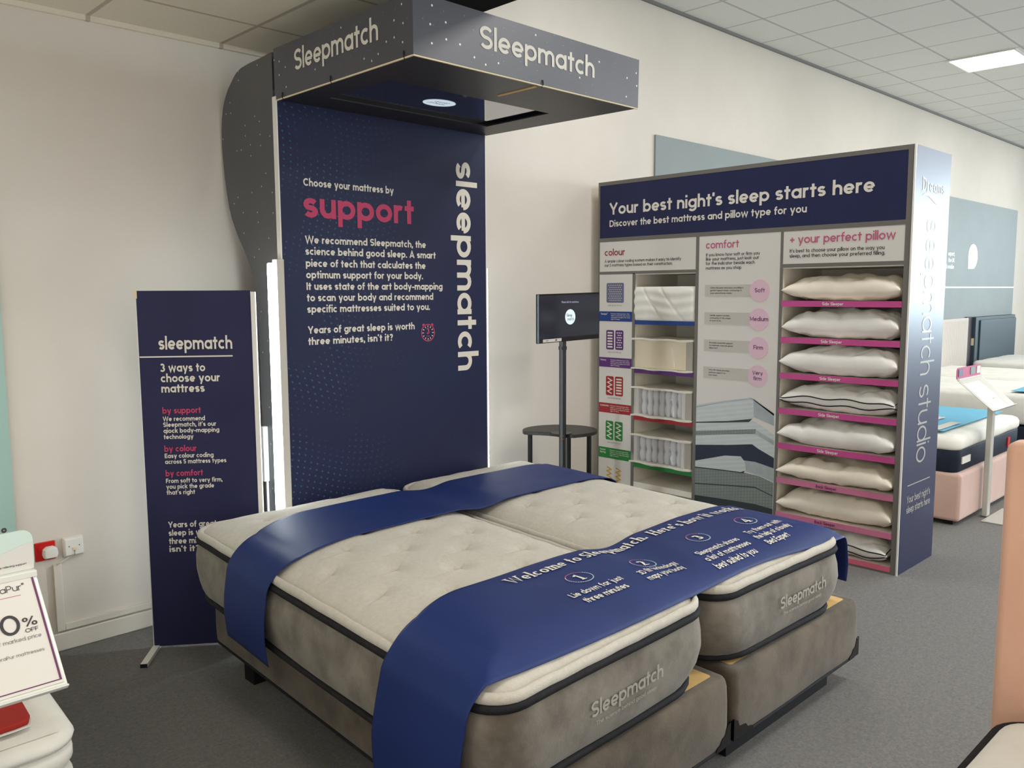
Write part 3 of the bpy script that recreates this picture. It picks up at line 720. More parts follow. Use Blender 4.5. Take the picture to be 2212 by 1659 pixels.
def base(x0, x1, xb0, xb1, label, cx):
    y0, y1, z0, z1 = 1.372, 3.36, .108, .338
    f = bil(((x0, y0), (x1, y0), (xb0, y1), (xb1, y1)), 1, 1)
    root = thing('divan', (cx, 2.37, 0), label, 'bed base', 'two divan bases side by side')
    W_, L_ = x1 - x0, y1 - y0
    g = bil(((x0, y0), (x1, y0), (xb0, y1), (xb1, y1)), W_, L_)
    loops = []
    for z, d in ((z0, .004), (z0 + .01, .0), (z0 + .07, -.003), (z0 + .15, -.002), (z1 - .03, .001), (z1 - .012, .006), (z1 - .002, .014), (z1, .022), (z1 - .001, .044)):
        loops.append([(*g(a, b), z + .0025 * sin(13 * a) * (1 if z < z1 - .05 else 0)) for a, b in outline(W_, L_, d, .03, 5, 20)])
    obj('upholstery', MB().loft(loops, True, False), M['basefab'], root, smooth=True)
    obj('top_board', MB().add([(*g(a, b), z1 - .001) for a, b in outline(W_, L_, .044, .03, 5, 20)], [tuple(range(4 * 25))]), M['wood'], root, label='bare wooden top board')
    obj('plinth', MB().box(x0 + (.48 if cx < 2 else .06), x1 - .13, 1.435, 2.75, 0, z0 + .004), M['plinth'], root)
    obj('lower_edge', MB().tube([(*g(a, b), z0 - .002) for a, b in outline(W_, L_, .004, .03, 5, 20)], .007, 6, closed=True), M['tape'], root)
    for q in (xb0 + .02, xb1 - .10): obj('foot', MB().box(q, q + .06, 3.06, 3.14, 0, z0 + .003), M['plinth'], root)
    # torn corners: the black plastic guard shows at the lower front corners
    for xa, s_ in ((x0, 1), (x1, -1)):
        k = 1.0 if s_ < 0 else 1.5
        pr = [(0, 0), (.085 * k, 0), (.078 * k, .012), (.06 * k, .018), (.05 * k, .034), (.034, .040), (.024, .062), (.006, .072), (0, .074)]
        front = [(xa + s_ * (a - .003), y0 - .0035, z0 - .001 + b) for a, b in pr]
        mb = MB().prism(front if s_ > 0 else front[::-1], (0, .006, 0))
        side = [(xa - s_ * .004, y0 - .003 + a * .6, z0 - .001 + b) for a, b in pr]
        mb.prism(side, (s_ * .006, 0, 0))
        obj('corner_guard', mb, M['blackgloss'], root)
    sx_ = g(0, .60)[0]
    obj('air_vent', MB().box(sx_ - .008, sx_ + .004, 1.865, 1.91, z0 + .002, z0 + .05), M['plinth'], root)
    return root
base(1.395, 2.318, 1.500, 2.40, 'brown velvet divan base under the left display mattress', 1.86)
base(2.345, 3.288, 2.43, 3.36, 'brown velvet divan base under the right display mattress', 2.82)

# ---- blue bed runners
def gapx(y): return 2.268 + (y - 1.4) * .0867
def leftx(y): return 1.268 + (y - 1.372) * .0709
def rightx(y): return 3.192 + (y - 1.396) * .0773
def runner_z(x, y, d_foot=None):
    z = LIPZ + CROWN + .0095
    g = abs(x - gapx(y))
    if g < .17: z -= .017 * cos(pi / 2 * g / .17) ** 2
    z = min(z, crown(min(x - leftx(y), rightx(y) - x)) + .0090)
    z += .0022 * sin(11 * x + 1.5 * sin(7 * y)) * sin(6 * y)
    d = min(d_foot if d_foot is not None else 9, 9)
    z = min(z, crown(max(d, .0)) + .0090)
    return z
def foot_d(x, y):
    if x < gapx(y): return y - (1.372 + (x - 1.268) * .0367)
    return y - (1.408 - (x - 2.285) * .0132)
def runner(ynear, yfar, zl, zr, label, wav):
    """cross-section: hang left, over the left edge, across both beds, over the right edge, hang right"""
    yn0 = ynear(1.9)
    def sec(y):
        P = []; xl, xr = leftx(y), rightx(y); zc = crown(.115) + .0090
        nH = 14
        for k in range(nH): P.append((xl - .034 - .012 * sin(pi * k / nH) , zl + (zc - .11 - zl) * k / nH, 0))
        for k in range(11):
            t_ = pi / 2 * (1 - k / 10); P.append((xl + .115 - .149 * sin(t_), zc - .11 * (1 - cos(t_)), 0))
        n = 90
        for k in range(1, n): P.append((xl + .115 + (xr - xl - .23) * k / n, None, 1))
        for k in range(11):
            t_ = pi / 2 * k / 10; P.append((xr - .115 + .145 * sin(t_), zc - .11 * (1 - cos(t_)), 0))
        for k in range(1, 9): P.append((xr + .030 + .01 * sin(pi * k / 8), zc - .11 + (zr - zc + .11) * k / 8, 0))
        return P
    NS = len(sec(2)); NT_ = 40
    def fn(u, v):
        i = int(round(u * (NS - 1)))
        ym = ynear(2.0)
        x = sec(ym)[i][0]
        ya, yb = ynear(x), yfar(x)
        z_ = sec(ym)[i][1]
        if z_ is not None and x < 1.5: k_ = min(1, max(0, (.62 - z_) / .25)); ya, yb = ya + wav[0] * k_, yb + wav[1] * k_
        y = ya + (yb - ya) * v
        x, z_, fl = sec(y)[i]
        if z_ is None: z_ = runner_z(x, y, foot_d(x, y))
        else:
            dd = foot_d(x, y)
            if z_ > ZT: z_ = min(z_, crown(max(dd, 0)) + .0090)
            z_ += .0012 * sin(9 * y + 6 * x)
        return (x, y, z_)
    me = MB().grid(fn, NS - 1, NT_)
    o = obj('bed_runner', me, M['runner'], loc=(2.2, (ynear(2.2) + yfar(2.2)) / 2, .66), smooth=True, solid=.002)
    tag(o, label, 'bed runner', 'blue bed runners'); return o
sm = lambda x, a, b: max(0, min(1, (x - a) / (b - a))) ** 2 * (3 - 2 * max(0, min(1, (x - a) / (b - a))))
run_front = runner(lambda x: 1.432 + .010 * sin(3 * x) - .03 * sm(x, 2.5, 3.2), lambda x: 1.80 + .10 * sm(x, 1.2, 1.6) - .02 * sm(x, 2.0, 2.3) + .02 * sm(x, 2.4, 2.8) - .02 * sm(x, 2.9, 3.3), .20, .42,
       'royal blue runner printed with four numbered steps, across the foot of the beds', (.03, .05))
run_back = runner(lambda x: 2.545 + .065 * sm(x, 1.35, 1.75), lambda x: 2.88 + .18 * sm(x, 1.28, 1.75), .31, .42,
       'plain royal blue runner across the middle of the beds, nearer the tower', (.0, .015))
def on_run(x0, y0):
    def fn(a, b, e=0.0):
        x, y = x0 + a, y0 + b; return (x, y, runner_z(x, y, foot_d(x, y)) + .0034 + e)
    return fn
def rtext(tx, x, y, cap, width, serif=False, w=.12, align='l', name='lettering'):
    mb = MB(); write(mb, tx, None, None, None, cap, width=width, w=w, serif=serif, align=align, fn=on_run(x, y)); return mb
mb = rtext("Welcome to Sleepmatch.", 1.765, 1.805, .052, .695, serif=True, w=.15)
obj('headline_lettering', mb, M['cream_ink'], run_front)
mb = rtext("Here's how it works...", 2.500, 1.803, .052, .648, serif=True, w=.15)
obj('headline_lettering', mb, M['cream_ink'], run_front)
for num, cx, cy in (('1', 1.953, 1.702), ('2', 2.228, 1.660), ('3', 2.589, 1.681), ('4', 2.916, 1.677)):
    mb = MB(); write(mb, num, None, None, None, .048, w=.17, serif=True, align='c', fn=on_run(cx, cy - .024)); obj('step_number', mb, M['cream_ink'], run_front)
    rings = {'rose_ink': range(4, 14), 'lilac': range(14, 22), 'paleteal': list(range(22, 30)) , 'teal': list(range(30, 36)) + list(range(0, 4))}
    for mk, ks in rings.items():
        mb = MB()
        for k in ks: ringshape(mb, None, None, None, .051, .043, .004, 2, fn=on_run(cx, cy), a0=k * 10, a1=k * 10 + 7)
        obj('number_ring', mb, M[mk], run_front)
for lines in ((('Lie down for just', 1.931, 1.598, .240), ('three minutes', 1.919, 1.550, .197)), (('3D fit technology', 2.222, 1.583, .197), ('maps your body', 2.210, 1.541, .190)),
        (('Sleepmatch shares', 2.560, 1.566, .26), ('a list of mattresses', 2.555, 1.522, .28), ('best suited to you', 2.535, 1.476, .255)),
        (('Try them out with', 2.896, 1.577, .248), ('the help of a lovely', 2.885, 1.531, .25), ('Bed Expert', 2.842, 1.486, .155))):
    mb = MB()
    for tx, cx, y, wd in lines: write(mb, tx, None, None, None, .029, width=wd, w=.115, align='c', fn=on_run(cx, y))
    obj('step_lettering', mb, M['cream_ink'], run_front)

# ================================================================== MONITOR ON POLE WITH KIDNEY TABLE
MS = thing('monitor_stand', (3.92, 3.58, 0), 'black monitor on a pole rising through a small black kidney-shaped table', 'monitor stand')
ax, ay = (4.096 - 3.787) , (3.749 - 3.480)
an = math.hypot(ax, ay); e1 = (.745, -.667); e2 = (.667, .745)      # e1 to the right as seen, e2 away
kc = (3.925, 3.570); TZ = .70
outl = []
for k in range(41):                                    # big round back, from the left tip over the far side to the right
    a = radians(196 - (196 + 62) * k / 40)
    outl.append((.240 * cos(a) - .012, .02 + .205 * sin(a)))
outl += [(.05, -.185), (-.01, -.165), (-.035, -.14), (-.06, -.115), (-.10, -.088), (-.15, -.068), (-.20, -.055)]
K = lambda a, b, z: (kc[0] + e1[0] * a + e2[0] * b, kc[1] + e1[1] * a + e2[1] * b, z)
obj('table_top', MB().prism([K(a, b, TZ - .022) for a, b in outl], (0, 0, .022)), fabric('black_grain_top', rgb(46, 44, 42), rgb(56, 53, 50), 20, 0.4, 200, .05), MS, bevel=.004)
pole = (3.788, 3.442, 0)
obj('pole', MB().tube([(pole[0], pole[1], 0.0), (pole[0], pole[1], 1.45)], .0215, 8), M['black'], MS)
obj('pole_collar', MB().cyl((pole[0], pole[1], 1.225), (pole[0], pole[1], 1.245), .026, 12), M['black'], MS)
obj('flange', MB().cyl((pole[0] + e2[0] * .06, pole[1] + e2[1] * .06, TZ), (pole[0] + e2[0] * .06, pole[1] + e2[1] * .06, TZ + .004), .065, 20), M['black'], MS)
for dz in (.0, -.018): obj('bolt', MB().cyl((pole[0] - e2[0] * .020, pole[1] - e2[1] * .020, TZ - .004 + dz), (pole[0] - e2[0] * .026, pole[1] - e2[1] * .026, TZ - .004 + dz), .005, 10), M['copper'], MS)
for a, b in ((-.205, .0), (.055, .12), (.165, -.055)):
    p_ = K(a, b, 0); obj('leg', MB().cyl((p_[0], p_[1], 0), (p_[0], p_[1], TZ - .021), .0155, 12), M['black'], MS)
obj('base_ring', MB().tube([K(.20 * cos(2 * pi * k / 24), .02 + .15 * sin(2 * pi * k / 24), .012) for k in range(24)], .011, 6, closed=True), M['black'], MS)
mR = (1.0, 0.0, 0); mN = (0.0, -1.0, 0)
L0 = (3.522, 3.398)                                      # left lower corner of the monitor
TV = lambda a, d, z: (L0[0] + mR[0] * a - mN[0] * d, L0[1] + mR[1] * a - mN[1] * d, z + .018 * (a - .28))
mon = obj('monitor', MB(TV).box(0, .560, 0, .014, 1.278, 1.566), M['blackgloss'], MS, bevel=.004)
obj('mount', MB(TV).box(.22, .32, .014, .05, 1.34, 1.46), M['black'], MS)
obj('monitor_side', MB(TV).box(.002, .012, -.0015, .006, 1.281, 1.563), mat('blue_grey_trim', rgb(112, 132, 150), .3), mon)
obj('screen', MB(TV).box(.018, .552, -.001, .001, 1.306, 1.556), M['tv_screen'], mon)
mb = MB(); ellipse(mb, TV(.283, -.002, 1.424), mR, U_, .046, .046); obj('screen_logo', mb, M['logo_glow'], mon)
mb = MB(); write(mb, 'Sleep', TV(.275, -.0028, 1.426), mR, U_, .018, w=.14, width=.052, serif=True, align='c'); write(mb, 'match', TV(.287, -.0028, 1.403), mR, U_, .018, width=.056, w=.1, serif=True, align='c'); obj('logo_lettering', mb, M['logo_ink'], mon)
mb = MB(); write(mb, 'Please ask for assistance', TV(.283, -.002, 1.508), mR, U_, .012, width=.155, align='c'); obj('screen_lettering', mb, mat('screen_text', rgb(150, 150, 170), .4, emit=rgb(150, 150, 170), estr=.5), mon)
obj('port_sticker', MB(TV).box(.045, .205, -.002, .001, 1.283, 1.301), M['card'], mon)
mb = MB(); write(mb, 'HDMI', TV(.07, -.0025, 1.289), mR, U_, .006); mb.add([TV(.150, -.0025, 1.288), TV(.165, -.0025, 1.288), TV(.165, -.0025, 1.296), TV(.150, -.0025, 1.296)], [(0, 1, 2, 3)])
obj('sticker_print', mb, M['dark_ink'], mon)

# ================================================================== DISPLAY CABINET
FX, BX = 4.674, 5.192
YL, YR, ZTOP = 3.905, 1.752, 2.333
CB_ = thing('display_cabinet', (4.93, 2.83, 0), 'tall grey display cabinet with navy header, pillow shelves and mattress samples', 'display cabinet')
e = .003
def cbox(y0, y1, z0, z1, x0=FX, x1=BX): return MB().box(x0, x1, min(y0, y1), max(y0, y1), z0, z1)
car = MB()
car.box(BX - .012, BX, YR, YL, 0, ZTOP).box(FX + .002, BX - .012, YL - .016, YL, 0, ZTOP).box(FX + .002, BX - .012, YR + .006, YR + .034, 0, ZTOP)
car.box(FX + .002, BX - .012, YR + .034, YL - .016, ZTOP - .018, ZTOP)
for y in (3.586, 3.080, 2.494): car.box(FX + .002, BX - .012, y - .008, y + .008, 0.02, 1.93)
car.box(FX + .002, BX - .012, YR + .034, YL - .016, 0, .02).box(FX + .002, BX - .012, YR + .034, 3.08, 1.705, 1.723).box(FX + .002, BX - .012, 3.08, YL - .016, 1.69, 1.708)
obj('carcass', car, M['niche'], CB_)
fr = MB(); F0, F1 = FX - .002, FX + .004
def fbar(y0, y1, z0, z1): fr.box(F0, F1, min(y0, y1), max(y0, y1), z0, z1)
fbar(3.891, YL, 0, ZTOP); fbar(YR + .004, 1.787, 0, ZTOP); fbar(3.891, 1.787, 2.312, ZTOP); fbar(3.891, 1.787, 1.921, 1.948)
fbar(3.598, 3.576, 0, 1.70); fbar(3.090, 3.066, 0, 1.921); fbar(2.502, 2.484, 0, 1.921); fbar(3.891, 3.090, 1.694, 1.714); fbar(2.484, 1.787, 1.709, 1.731); fbar(2.484, 1.787, 0, .016)
obj('front_frame', fr, M['grey_frame'], CB_)
obj('top_cap', MB().box(FX - .002, BX, YR + .004, YL, ZTOP, ZTOP + .004), M['grey_frame'], CB_)
obj('side_panel', MB().box(FX + .004, BX, YL, YL + .004, 0, ZTOP), M['niche'], CB_)
ep = obj('end_panel', MB().box(FX, BX, YR - .003, YR + .006, 0, ZTOP + .002), M['navy_end'], CB_, label='glossy navy end panel')
obj('edge_trim', MB().box(FX - .004, FX + .003, YR - .0045, YR + .005, 0, ZTOP + .003), M['foamwhite'], CB_)
hp = obj('header_panel', cbox(3.891, 1.787, 1.948, 2.312, FX - .001, FX + .004), M['navy_head'], CB_)
R_, U_ = (0, -1, 0), (0, 0, 1)
Pf = lambda y, z, d=.0025: (FX - d, y, z)
mb = MB(); write(mb, "Your best night's sleep starts here", Pf(3.806, 2.108), R_, U_, .080, width=1.848, w=.128); obj('header_lettering', mb, M['cream_ink'], hp)
mb = MB(); write(mb, 'Discover the best mattress and pillow type for you', Pf(3.803, 2.024), R_, U_, .045, width=1.458, w=.128); obj('subtitle_lettering', mb, M['cream_ink'], hp)
p1 = obj('colour_panel', cbox(3.891, 3.090, 1.714, 1.921, FX - .001, FX + .004), M['card'], CB_)
mb = MB(); write(mb, 'colour', Pf(3.845, 1.825), R_, U_, .046, width=.180, w=.105); obj('heading_lettering', mb, M['red_ink'], p1)
mb = MB(); write(mb, 'A simple colour coding system makes it easy to identify', Pf(3.845, 1.777), R_, U_, .020, width=.643, w=.105); write(mb, 'our 5 mattress types based on their construction.', Pf(3.845, 1.749), R_, U_, .020, width=.575, w=.105)
obj('body_lettering', mb, M['dark_ink'], p1)
p2 = obj('comfort_panel', cbox(3.066, 2.502, .02, 1.921, FX - .001, FX + .004), M['card'], CB_)
mb = MB(); write(mb, 'comfort', Pf(3.016, 1.842), R_, U_, .048, width=.236, w=.105); obj('heading_lettering', mb, M['rose_ink'], p2)
mb = MB()
for tx, z, y1 in (('If you know how soft or firm you', 1.793, 2.638), ('like your mattress, just look out', 1.7665, 2.643), ('for the indicator beside each', 1.739, 2.670), ('mattress as you shop.', 1.710, 2.756)):
    write(mb, tx, Pf(3.015, z), R_, U_, .020, width=3.015 - y1, w=.11)
obj('body_lettering', mb, M['dark_ink'], p2)
for word, zc_, lines in (('Soft', 1.576, ('Offers the least resistance, providing a', 'gentle support base, contouring to', 'your natural body shape.')), ('Medium', 1.402, ('Gentle support system,', 'contouring to the shape', 'of your body.')),
        ('Firm', 1.228, ('Provides essential support', 'to maintain natural spinal', 'alignment.')), ('Very', 1.054, ('Very firm base provides', 'optimum support for', 'your back.'))):
    b_ = obj('grade_bar', cbox(3.017, 2.572, zc_ - .038, zc_ + .038, FX - .0022, FX - .001), M['stone'], p2)
    mb = MB(); mb.loft([[(FX - q, 2.630 + .067 * cos(2 * pi * k / 40), zc_ + .067 * sin(2 * pi * k / 40)) for k in range(40)] for q in (.001, .0034)])
    obj('grade_disc', mb, M['lilac'], p2)
    mb = MB()
    if word == 'Very': write(mb, 'Very', Pf(2.630, zc_ + .007, .004), R_, U_, .024, w=.11, align='c'); write(mb, 'firm', Pf(2.630, zc_ - .027, .004), R_, U_, .024, w=.11, align='c')
    else: write(mb, word, Pf(2.630, zc_ - .011, .004), R_, U_, .026, w=.11, align='c')
    obj('grade_lettering', mb, M['purple_ink'], p2)
    mb = MB()
    for k, tx in enumerate(lines): write(mb, tx, Pf(2.978, zc_ + .014 - k * .0165, .0028), R_, U_, .0095, w=.12, width=min(.235, .0066 * len(tx)))
    obj('small_lettering', mb, M['dark_ink'], p2)
PH = {
 'pale': [[(3.066, .816), (3.066, .836), (2.854, .885), (2.674, .920), (2.514, .837), (2.511, .754), (2.65, .795), (2.66, .782), (2.829, .752), (3.066, .719)],
          [(3.066, .716), (2.872, .738), (2.67, .772), (2.633, .768), (2.51, .703), (2.509, .666), (2.629, .722), (2.827, .694), (3.066, .661)],
          [(3.066, .631), (2.826, .665), (2.636, .69), (2.508, .638), (2.507, .561), (2.624, .609), (2.655, .629), (2.825, .602), (3.066, .573)],
          [(3.066, .46), (2.845, .526), (2.732, .539), (2.705, .522), (2.631, .518), (2.505, .493), (2.505, .409), (2.588, .434), (2.692, .448), (2.729, .439), (2.875, .434), (3.066, .425)]],
 'mid': [[(3.066, .816), (2.853, .872), (2.663, .908), (2.513, .818), (2.512, .830), (2.666, .914), (2.854, .879), (3.066, .826)],
         [(2.655, .915), (2.514, .832), (2.511, .758), (2.648, .798)],
         [(2.632, .721), (2.509, .666), (2.508, .638), (2.634, .693)], [(2.705, .522), (2.631, .518), (2.505, .493), (2.503, .409), (2.588, .434), (2.692, .448)]],
 'dark': [[(3.066, .419), (2.875, .431), (2.713, .439), (2.598, .432), (2.505, .405), (2.505, .325), (2.616, .358), (2.818, .339), (3.066, .313)],
          [(3.066, .31), (2.818, .337), (2.627, .356), (2.505, .32), (2.505, .241), (2.624, .251), (2.816, .246), (3.066, .235)],
          [(3.066, .663), (2.827, .696), (2.632, .724), (2.636, .692), (2.826, .668), (3.066, .633)]],
 'navy': [[(3.066, .571), (2.825, .6), (2.655, .626), (2.613, .603), (2.505, .559), (2.505, .495), (2.631, .518), (2.71, .516), (2.732, .539), (2.845, .529), (3.066, .465)]],
 'line': [[(3.066, .723), (2.829, .754), (2.658, .785), (2.68, .763), (2.883, .737), (3.066, .716)], [(2.70, .452), (2.729, .439), (2.875, .434), (3.066, .425), (3.066, .418), (2.875, .427), (2.71, .433)],
          [(3.066, .316), (2.818, .342), (2.627, .361), (2.505, .325), (2.505, .319), (2.626, .353), (2.818, .335), (3.066, .308)],
          [(3.066, .235), (2.816, .246), (2.624, .251), (2.505, .241), (2.505, .022), (3.066, .022)]]}
def stripe(name, c0, c1, fz, fy):
    m = mat(name, c0, .55); t = NT(m); p_, q = t.pos()
    s_ = t.math('ABSOLUTE', t.math('SINE', t.math('MULTIPLY', t.math('ADD', q[2], t.math('MULTIPLY', q[1], .18)), fz)))
    if fy: s_ = t.math('MULTIPLY', s_, t.math('ABSOLUTE', t.math('SINE', t.math('MULTIPLY', q[1], fy))))
    s_ = t.math('MULTIPLY', s_, t.noise(9, 3, p_)); t.base(t.mix(s_, c0, c1)); return m
PM = {'pale': stripe('printed_pale_mattress', rgb(204, 210, 209), rgb(180, 190, 192), 110, 0), 'mid': fabric('printed_mattress_side', rgb(158, 168, 170), rgb(176, 184, 184), 9, .55, 60, 0),
      'dark': stripe('printed_grey_mattress', rgb(118, 127, 124), rgb(150, 157, 152), 160, 150), 'navy': mat('printed_navy_mattress', rgb(38, 46, 66), .55), 'line': mat('printed_shadow', rgb(52, 58, 60), .55)}
for k, (nm, d_) in enumerate((('pale', .0016), ('mid', .0019), ('dark', .0017), ('navy', .0021), ('line', .0023))):
    for q in PH[nm]: obj('printed_mattress', MB().add([Pf(y, z, d_) for y, z in q], [tuple(range(len(q)))]), PM[nm], p2)
p3 = obj('pillow_panel', cbox(2.484, 1.787, 1.731, 1.921, FX - .001, FX + .004), M['card'], CB_)
mb = MB(); write(mb, '+ your perfect pillow', Pf(2.443, 1.848), R_, U_, .050, width=.608, w=.105); obj('heading_lettering', mb, M['rose_ink'], p3)
mb = MB(); write(mb, "It's best to choose your pillow on the way you", Pf(2.443, 1.796), R_, U_, .021, width=.551, w=.11); write(mb, 'sleep, and then choose your preferred filling.', Pf(2.443, 1.767), R_, U_, .021, width=.555, w=.11)
obj('body_lettering', mb, M['dark_ink'], p3)
# colour key column
cp = obj('key_panel', cbox(3.891, 3.598, .02, 1.694, FX - .001, FX + .004), M['card'], CB_)
KEYS = [('slate', 'blue', 1.565, (1.365, 1.435), ('Tempur*',), 'D'), ('purple', 'purple', 1.234, (1.039, 1.108), ('Memory',), 'BD'), ('red', 'red', .906, (.710, .780), ('Combination',), 'ZB'), ('green', 'green', .584, (.380, .457), ('Pocket', 'Spring'), 'ZZ'), ('amber', 'amber', .262, (.05, .12), ('Open',), 'zz')]
def rrect(y0, y1, z0, z1, r, d):
    P = []
    for cx, cz, a0 in ((y0 + r, z0 + r, 180), (y1 - r, z0 + r, 270), (y1 - r, z1 - r, 0), (y0 + r, z1 - r, 90)):
        P += [(FX - d, cx + r * cos(radians(a0 + 30 * q)), cz + r * sin(radians(a0 + 30 * q))) for q in range(4)]
    return P
for mk, bar, zc_, (b0, b1), words, kind in KEYS:
    spans = [(3.672, 3.826)] if kind == 'D' else [(3.756, 3.826), (3.672, 3.744)]
    for (y0, y1), kd in zip(spans, kind):
        if kd != 'z':
            P = rrect(y0, y1, zc_ - .069, zc_ + .069, .010, .0022); ic = obj('key_icon', MB().add(P, [tuple(range(len(P)))]), M[mk], cp)
        mb = MB(); w_ = y1 - y0
        if kd == 'D':
            big = w_ < .1; nc = 3 if big else 7; hw, hh = (.0062, .0034) if big else (.0045, .0023)
            for r_ in range(7 if big else 8):
                m_ = nc - (r_ % 2)
                for c_ in range(m_):
                    y = (y0 + y1) / 2 - ((c_ - (m_ - 1) / 2) * (.0175 if big else .0185)); z = zc_ + (.051 - r_ * .0170 if big else .053 - r_ * .0150)
                    mb.add([Pf(y + hw, z - hh, .0032), Pf(y - hw, z - hh, .0032), Pf(y - hw, z + hh, .0032), Pf(y + hw, z + hh, .0032)], [(0, 1, 2, 3)])
        elif kd == 'B':
            for r_ in range(6):
                z = zc_ + .050 - r_ * .020; mb.add([Pf(y1 - .012, z - .0055, .0032), Pf(y0 + .012, z - .0055, .0032), Pf(y0 + .012, z + .0055, .0032), Pf(y1 - .012, z + .0055, .0032)], [(0, 1, 2, 3)])
        else:
            pts = [((y1 - .016) if k % 2 == 0 else (y0 + .016), zc_ + .055 - k * .0157) for k in range(8)]
            vs, fs = stroke_poly([(-y, z) for y, z in pts], .0085 if kd == 'Z' else .010, False)
            mb.add([Pf(-a, b, .0032) for a, b in vs], fs)
        obj('key_symbol', mb, M['amber'] if kd == 'z' else M['cream_ink'], cp)
    mb = MB(); write(mb, 'Look out for this icon', Pf(3.750, zc_ - .092), R_, U_, .011, width=.12, align='c', w=.1); obj('key_caption', mb, M['grey_ink'], cp)
    kb = obj('key_bar', cbox(3.890, 3.599, b0, b1, FX - .0024, FX - .001), M[bar], cp)
    mb = MB()
    for k, wd in enumerate(words): write(mb, wd, Pf(3.877, b1 - .024 - k * .018, .0032), R_, U_, .0125, w=.12, width=min(.080, .0088 * len(wd)))
    obj('key_name', mb, M['cream_ink'], kb)
    mb = MB()
    for k in range(4): write(mb, ('Pressure relieving layers that', 'shape to your body with comfort', 'and support throughout the whole', 'night of sleep')[k], Pf(3.785, b1 - .020 - k * .0128, .0032), R_, U_, .0075, width=(.165, .172, .17, .08)[k], w=.1)
    obj('key_text', mb, M['cream_ink'], kb)
# sample shelves
SH = [(1.349, 1.377, 'blue'), (1.013, 1.040, 'purple'), (.685, .712, 'red'), (.352, .382, 'green'), (.214, .243, 'amber')]
for z0, z1, mk in SH[:4]:
    s_ = obj('sample_shelf', MB().box(FX + .003, BX - .012, 3.088, 3.578, z0 + .004, z1 - .001), M['niche'], CB_)
    obj('shelf_strip', MB().box(FX - .003, FX + .003, 3.090, 3.576, z0, z1), M[mk], s_)
obj('sample_shelf', MB().box(FX + .003, BX - .012, 3.088, 3.578, .205, .243), M['niche'], CB_)
# pillow shelves
PSH = [1.515, 1.299, 1.085, .872, .6585, .447, .233, .041]
for k, zt in enumerate(PSH):
    s_ = obj('pillow_shelf', MB().box(FX + .003, BX - .012, 1.787, 2.486, zt - .026, zt - .003), M['niche'], CB_)
    if k < 7:
        st = obj('shelf_strip', MB().box(FX - .004, FX + .003, 1.788, 2.484, zt - .034, zt), M['pink'] if k < 5 else M['pink2'], s_)
        mb = MB(); write(mb, 'Side Sleeper' if k < 5 else 'Back Sleeper', Pf(2.170, zt - .026, .0052), R_, U_, .0185, w=.13, width=.125, align='c'); obj('strip_lettering', mb, M['cream_ink'] if k < 5 else M['purple_ink'], st)
    else: obj('shelf_strip', MB().box(FX - .004, FX + .003, 1.788, 2.484, zt - .028, zt), M['pink3'], s_)
# end panel lettering
R_ = (1, 0, 0); fe = YR - .0042
mb = MB(); write(mb, 'Dreams', (4.782, fe, 2.103), R_, U_, .074, width=.335, w=.14, serif=True); obj('shop_lettering', mb, M['gloss_ink'], ep)
sw = MB(); top_, bot_ = [], []
for k in range(25):
    u = k / 24; x = 4.775 + u * .33; zc_ = 2.072 + .018 * sin(2 * pi * u * .95 + .25); th = .0125 * sin(pi * u) ** .8
    top_.append((x, fe, zc_ + th)); bot_.append((x, fe, zc_ - th))
n = len(top_); sw.add(top_ + bot_, [(i, i + 1, n + i + 1, n + i) for i in range(n - 1)])
obj('swoosh', sw, M['gloss_pink'], ep)
mb = MB(); write(mb, 'sleepmatch studio', (4.868, fe, 1.958), (0, 0, -1), (1, 0, 0), .195, width=1.355, w=.062); obj('vertical_lettering', mb, M['gloss_ink'], ep)
obj('printed_rule', MB().add([(4.764, fe, .490), (5.098, fe, .490), (5.098, fe, .496), (4.764, fe, .496)], [(0, 1, 2, 3)]), M['gloss_ink'], ep)
mb = MB(); write(mb, "Your best night's", (4.763, fe, .392), R_, U_, .042, width=.347, w=.11); write(mb, 'sleep starts here', (4.763, fe, .334), R_, U_, .042, width=.352, w=.11); obj('slogan_lettering', mb, M['gloss_ink'], ep)

# ---- mattress samples in the niches
GS = 'mattress samples in the cabinet'
def soft_box(x0, x1, y0, y1, z0, z1, fn=None, nu=40, nv=22):
    mb = MB()
    def face(u, v):                                   # front face
        y, z = y1 + (y0 - y1) * u, z0 + (z1 - z0) * v
        e_ = min(u, 1 - u) * (y1 - y0); f_ = min(v, 1 - v) * (z1 - z0)
        x = x0 + .016 * exp(-e_ / .014) + .016 * exp(-f_ / .014)
        if fn: x += fn(y, z)
        return (x, y, z)
    mb.grid(face, nu, nv)
    mb.add([(x1, y0, z0), (x1, y1, z0), (x1, y1, z1), (x1, y0, z1), (x0 + .03, y0, z0), (x0 + .03, y1, z0), (x0 + .03, y1, z1), (x0 + .03, y0, z1)], [(0, 1, 5, 4), (2, 3, 7, 6), (1, 2, 6, 5), (0, 4, 7, 3)])
    return mb
def quilt(y, z):
    a = .004 * sin(95 * z + 1.2 * sin(14 * y))
    d1 = abs((z - 1.585) + (3.50 - y) * 1.15 - .03 * sin(9 * y)); d2 = abs((z - 1.59) + (3.36 - y) * 1.15)
    return a * .5 + .007 * exp(-(d1 / .012) ** 2) + .007 * exp(-(d2 / .012) ** 2)
s1 = thing('mattress_sample', (4.85, 3.33, 1.377), 'quilted white mattress sample block on the blue-edged top shelf', 'mattress sample', GS)
obj('cover', soft_box(FX - .010, 4.98, 3.096, 3.590, 1.374, 1.606, quilt, 70, 40), fabric('white_quilt', rgb(236, 234, 226), rgb(230, 228, 219), 8, .85, 250, .2), s1, smooth=True)
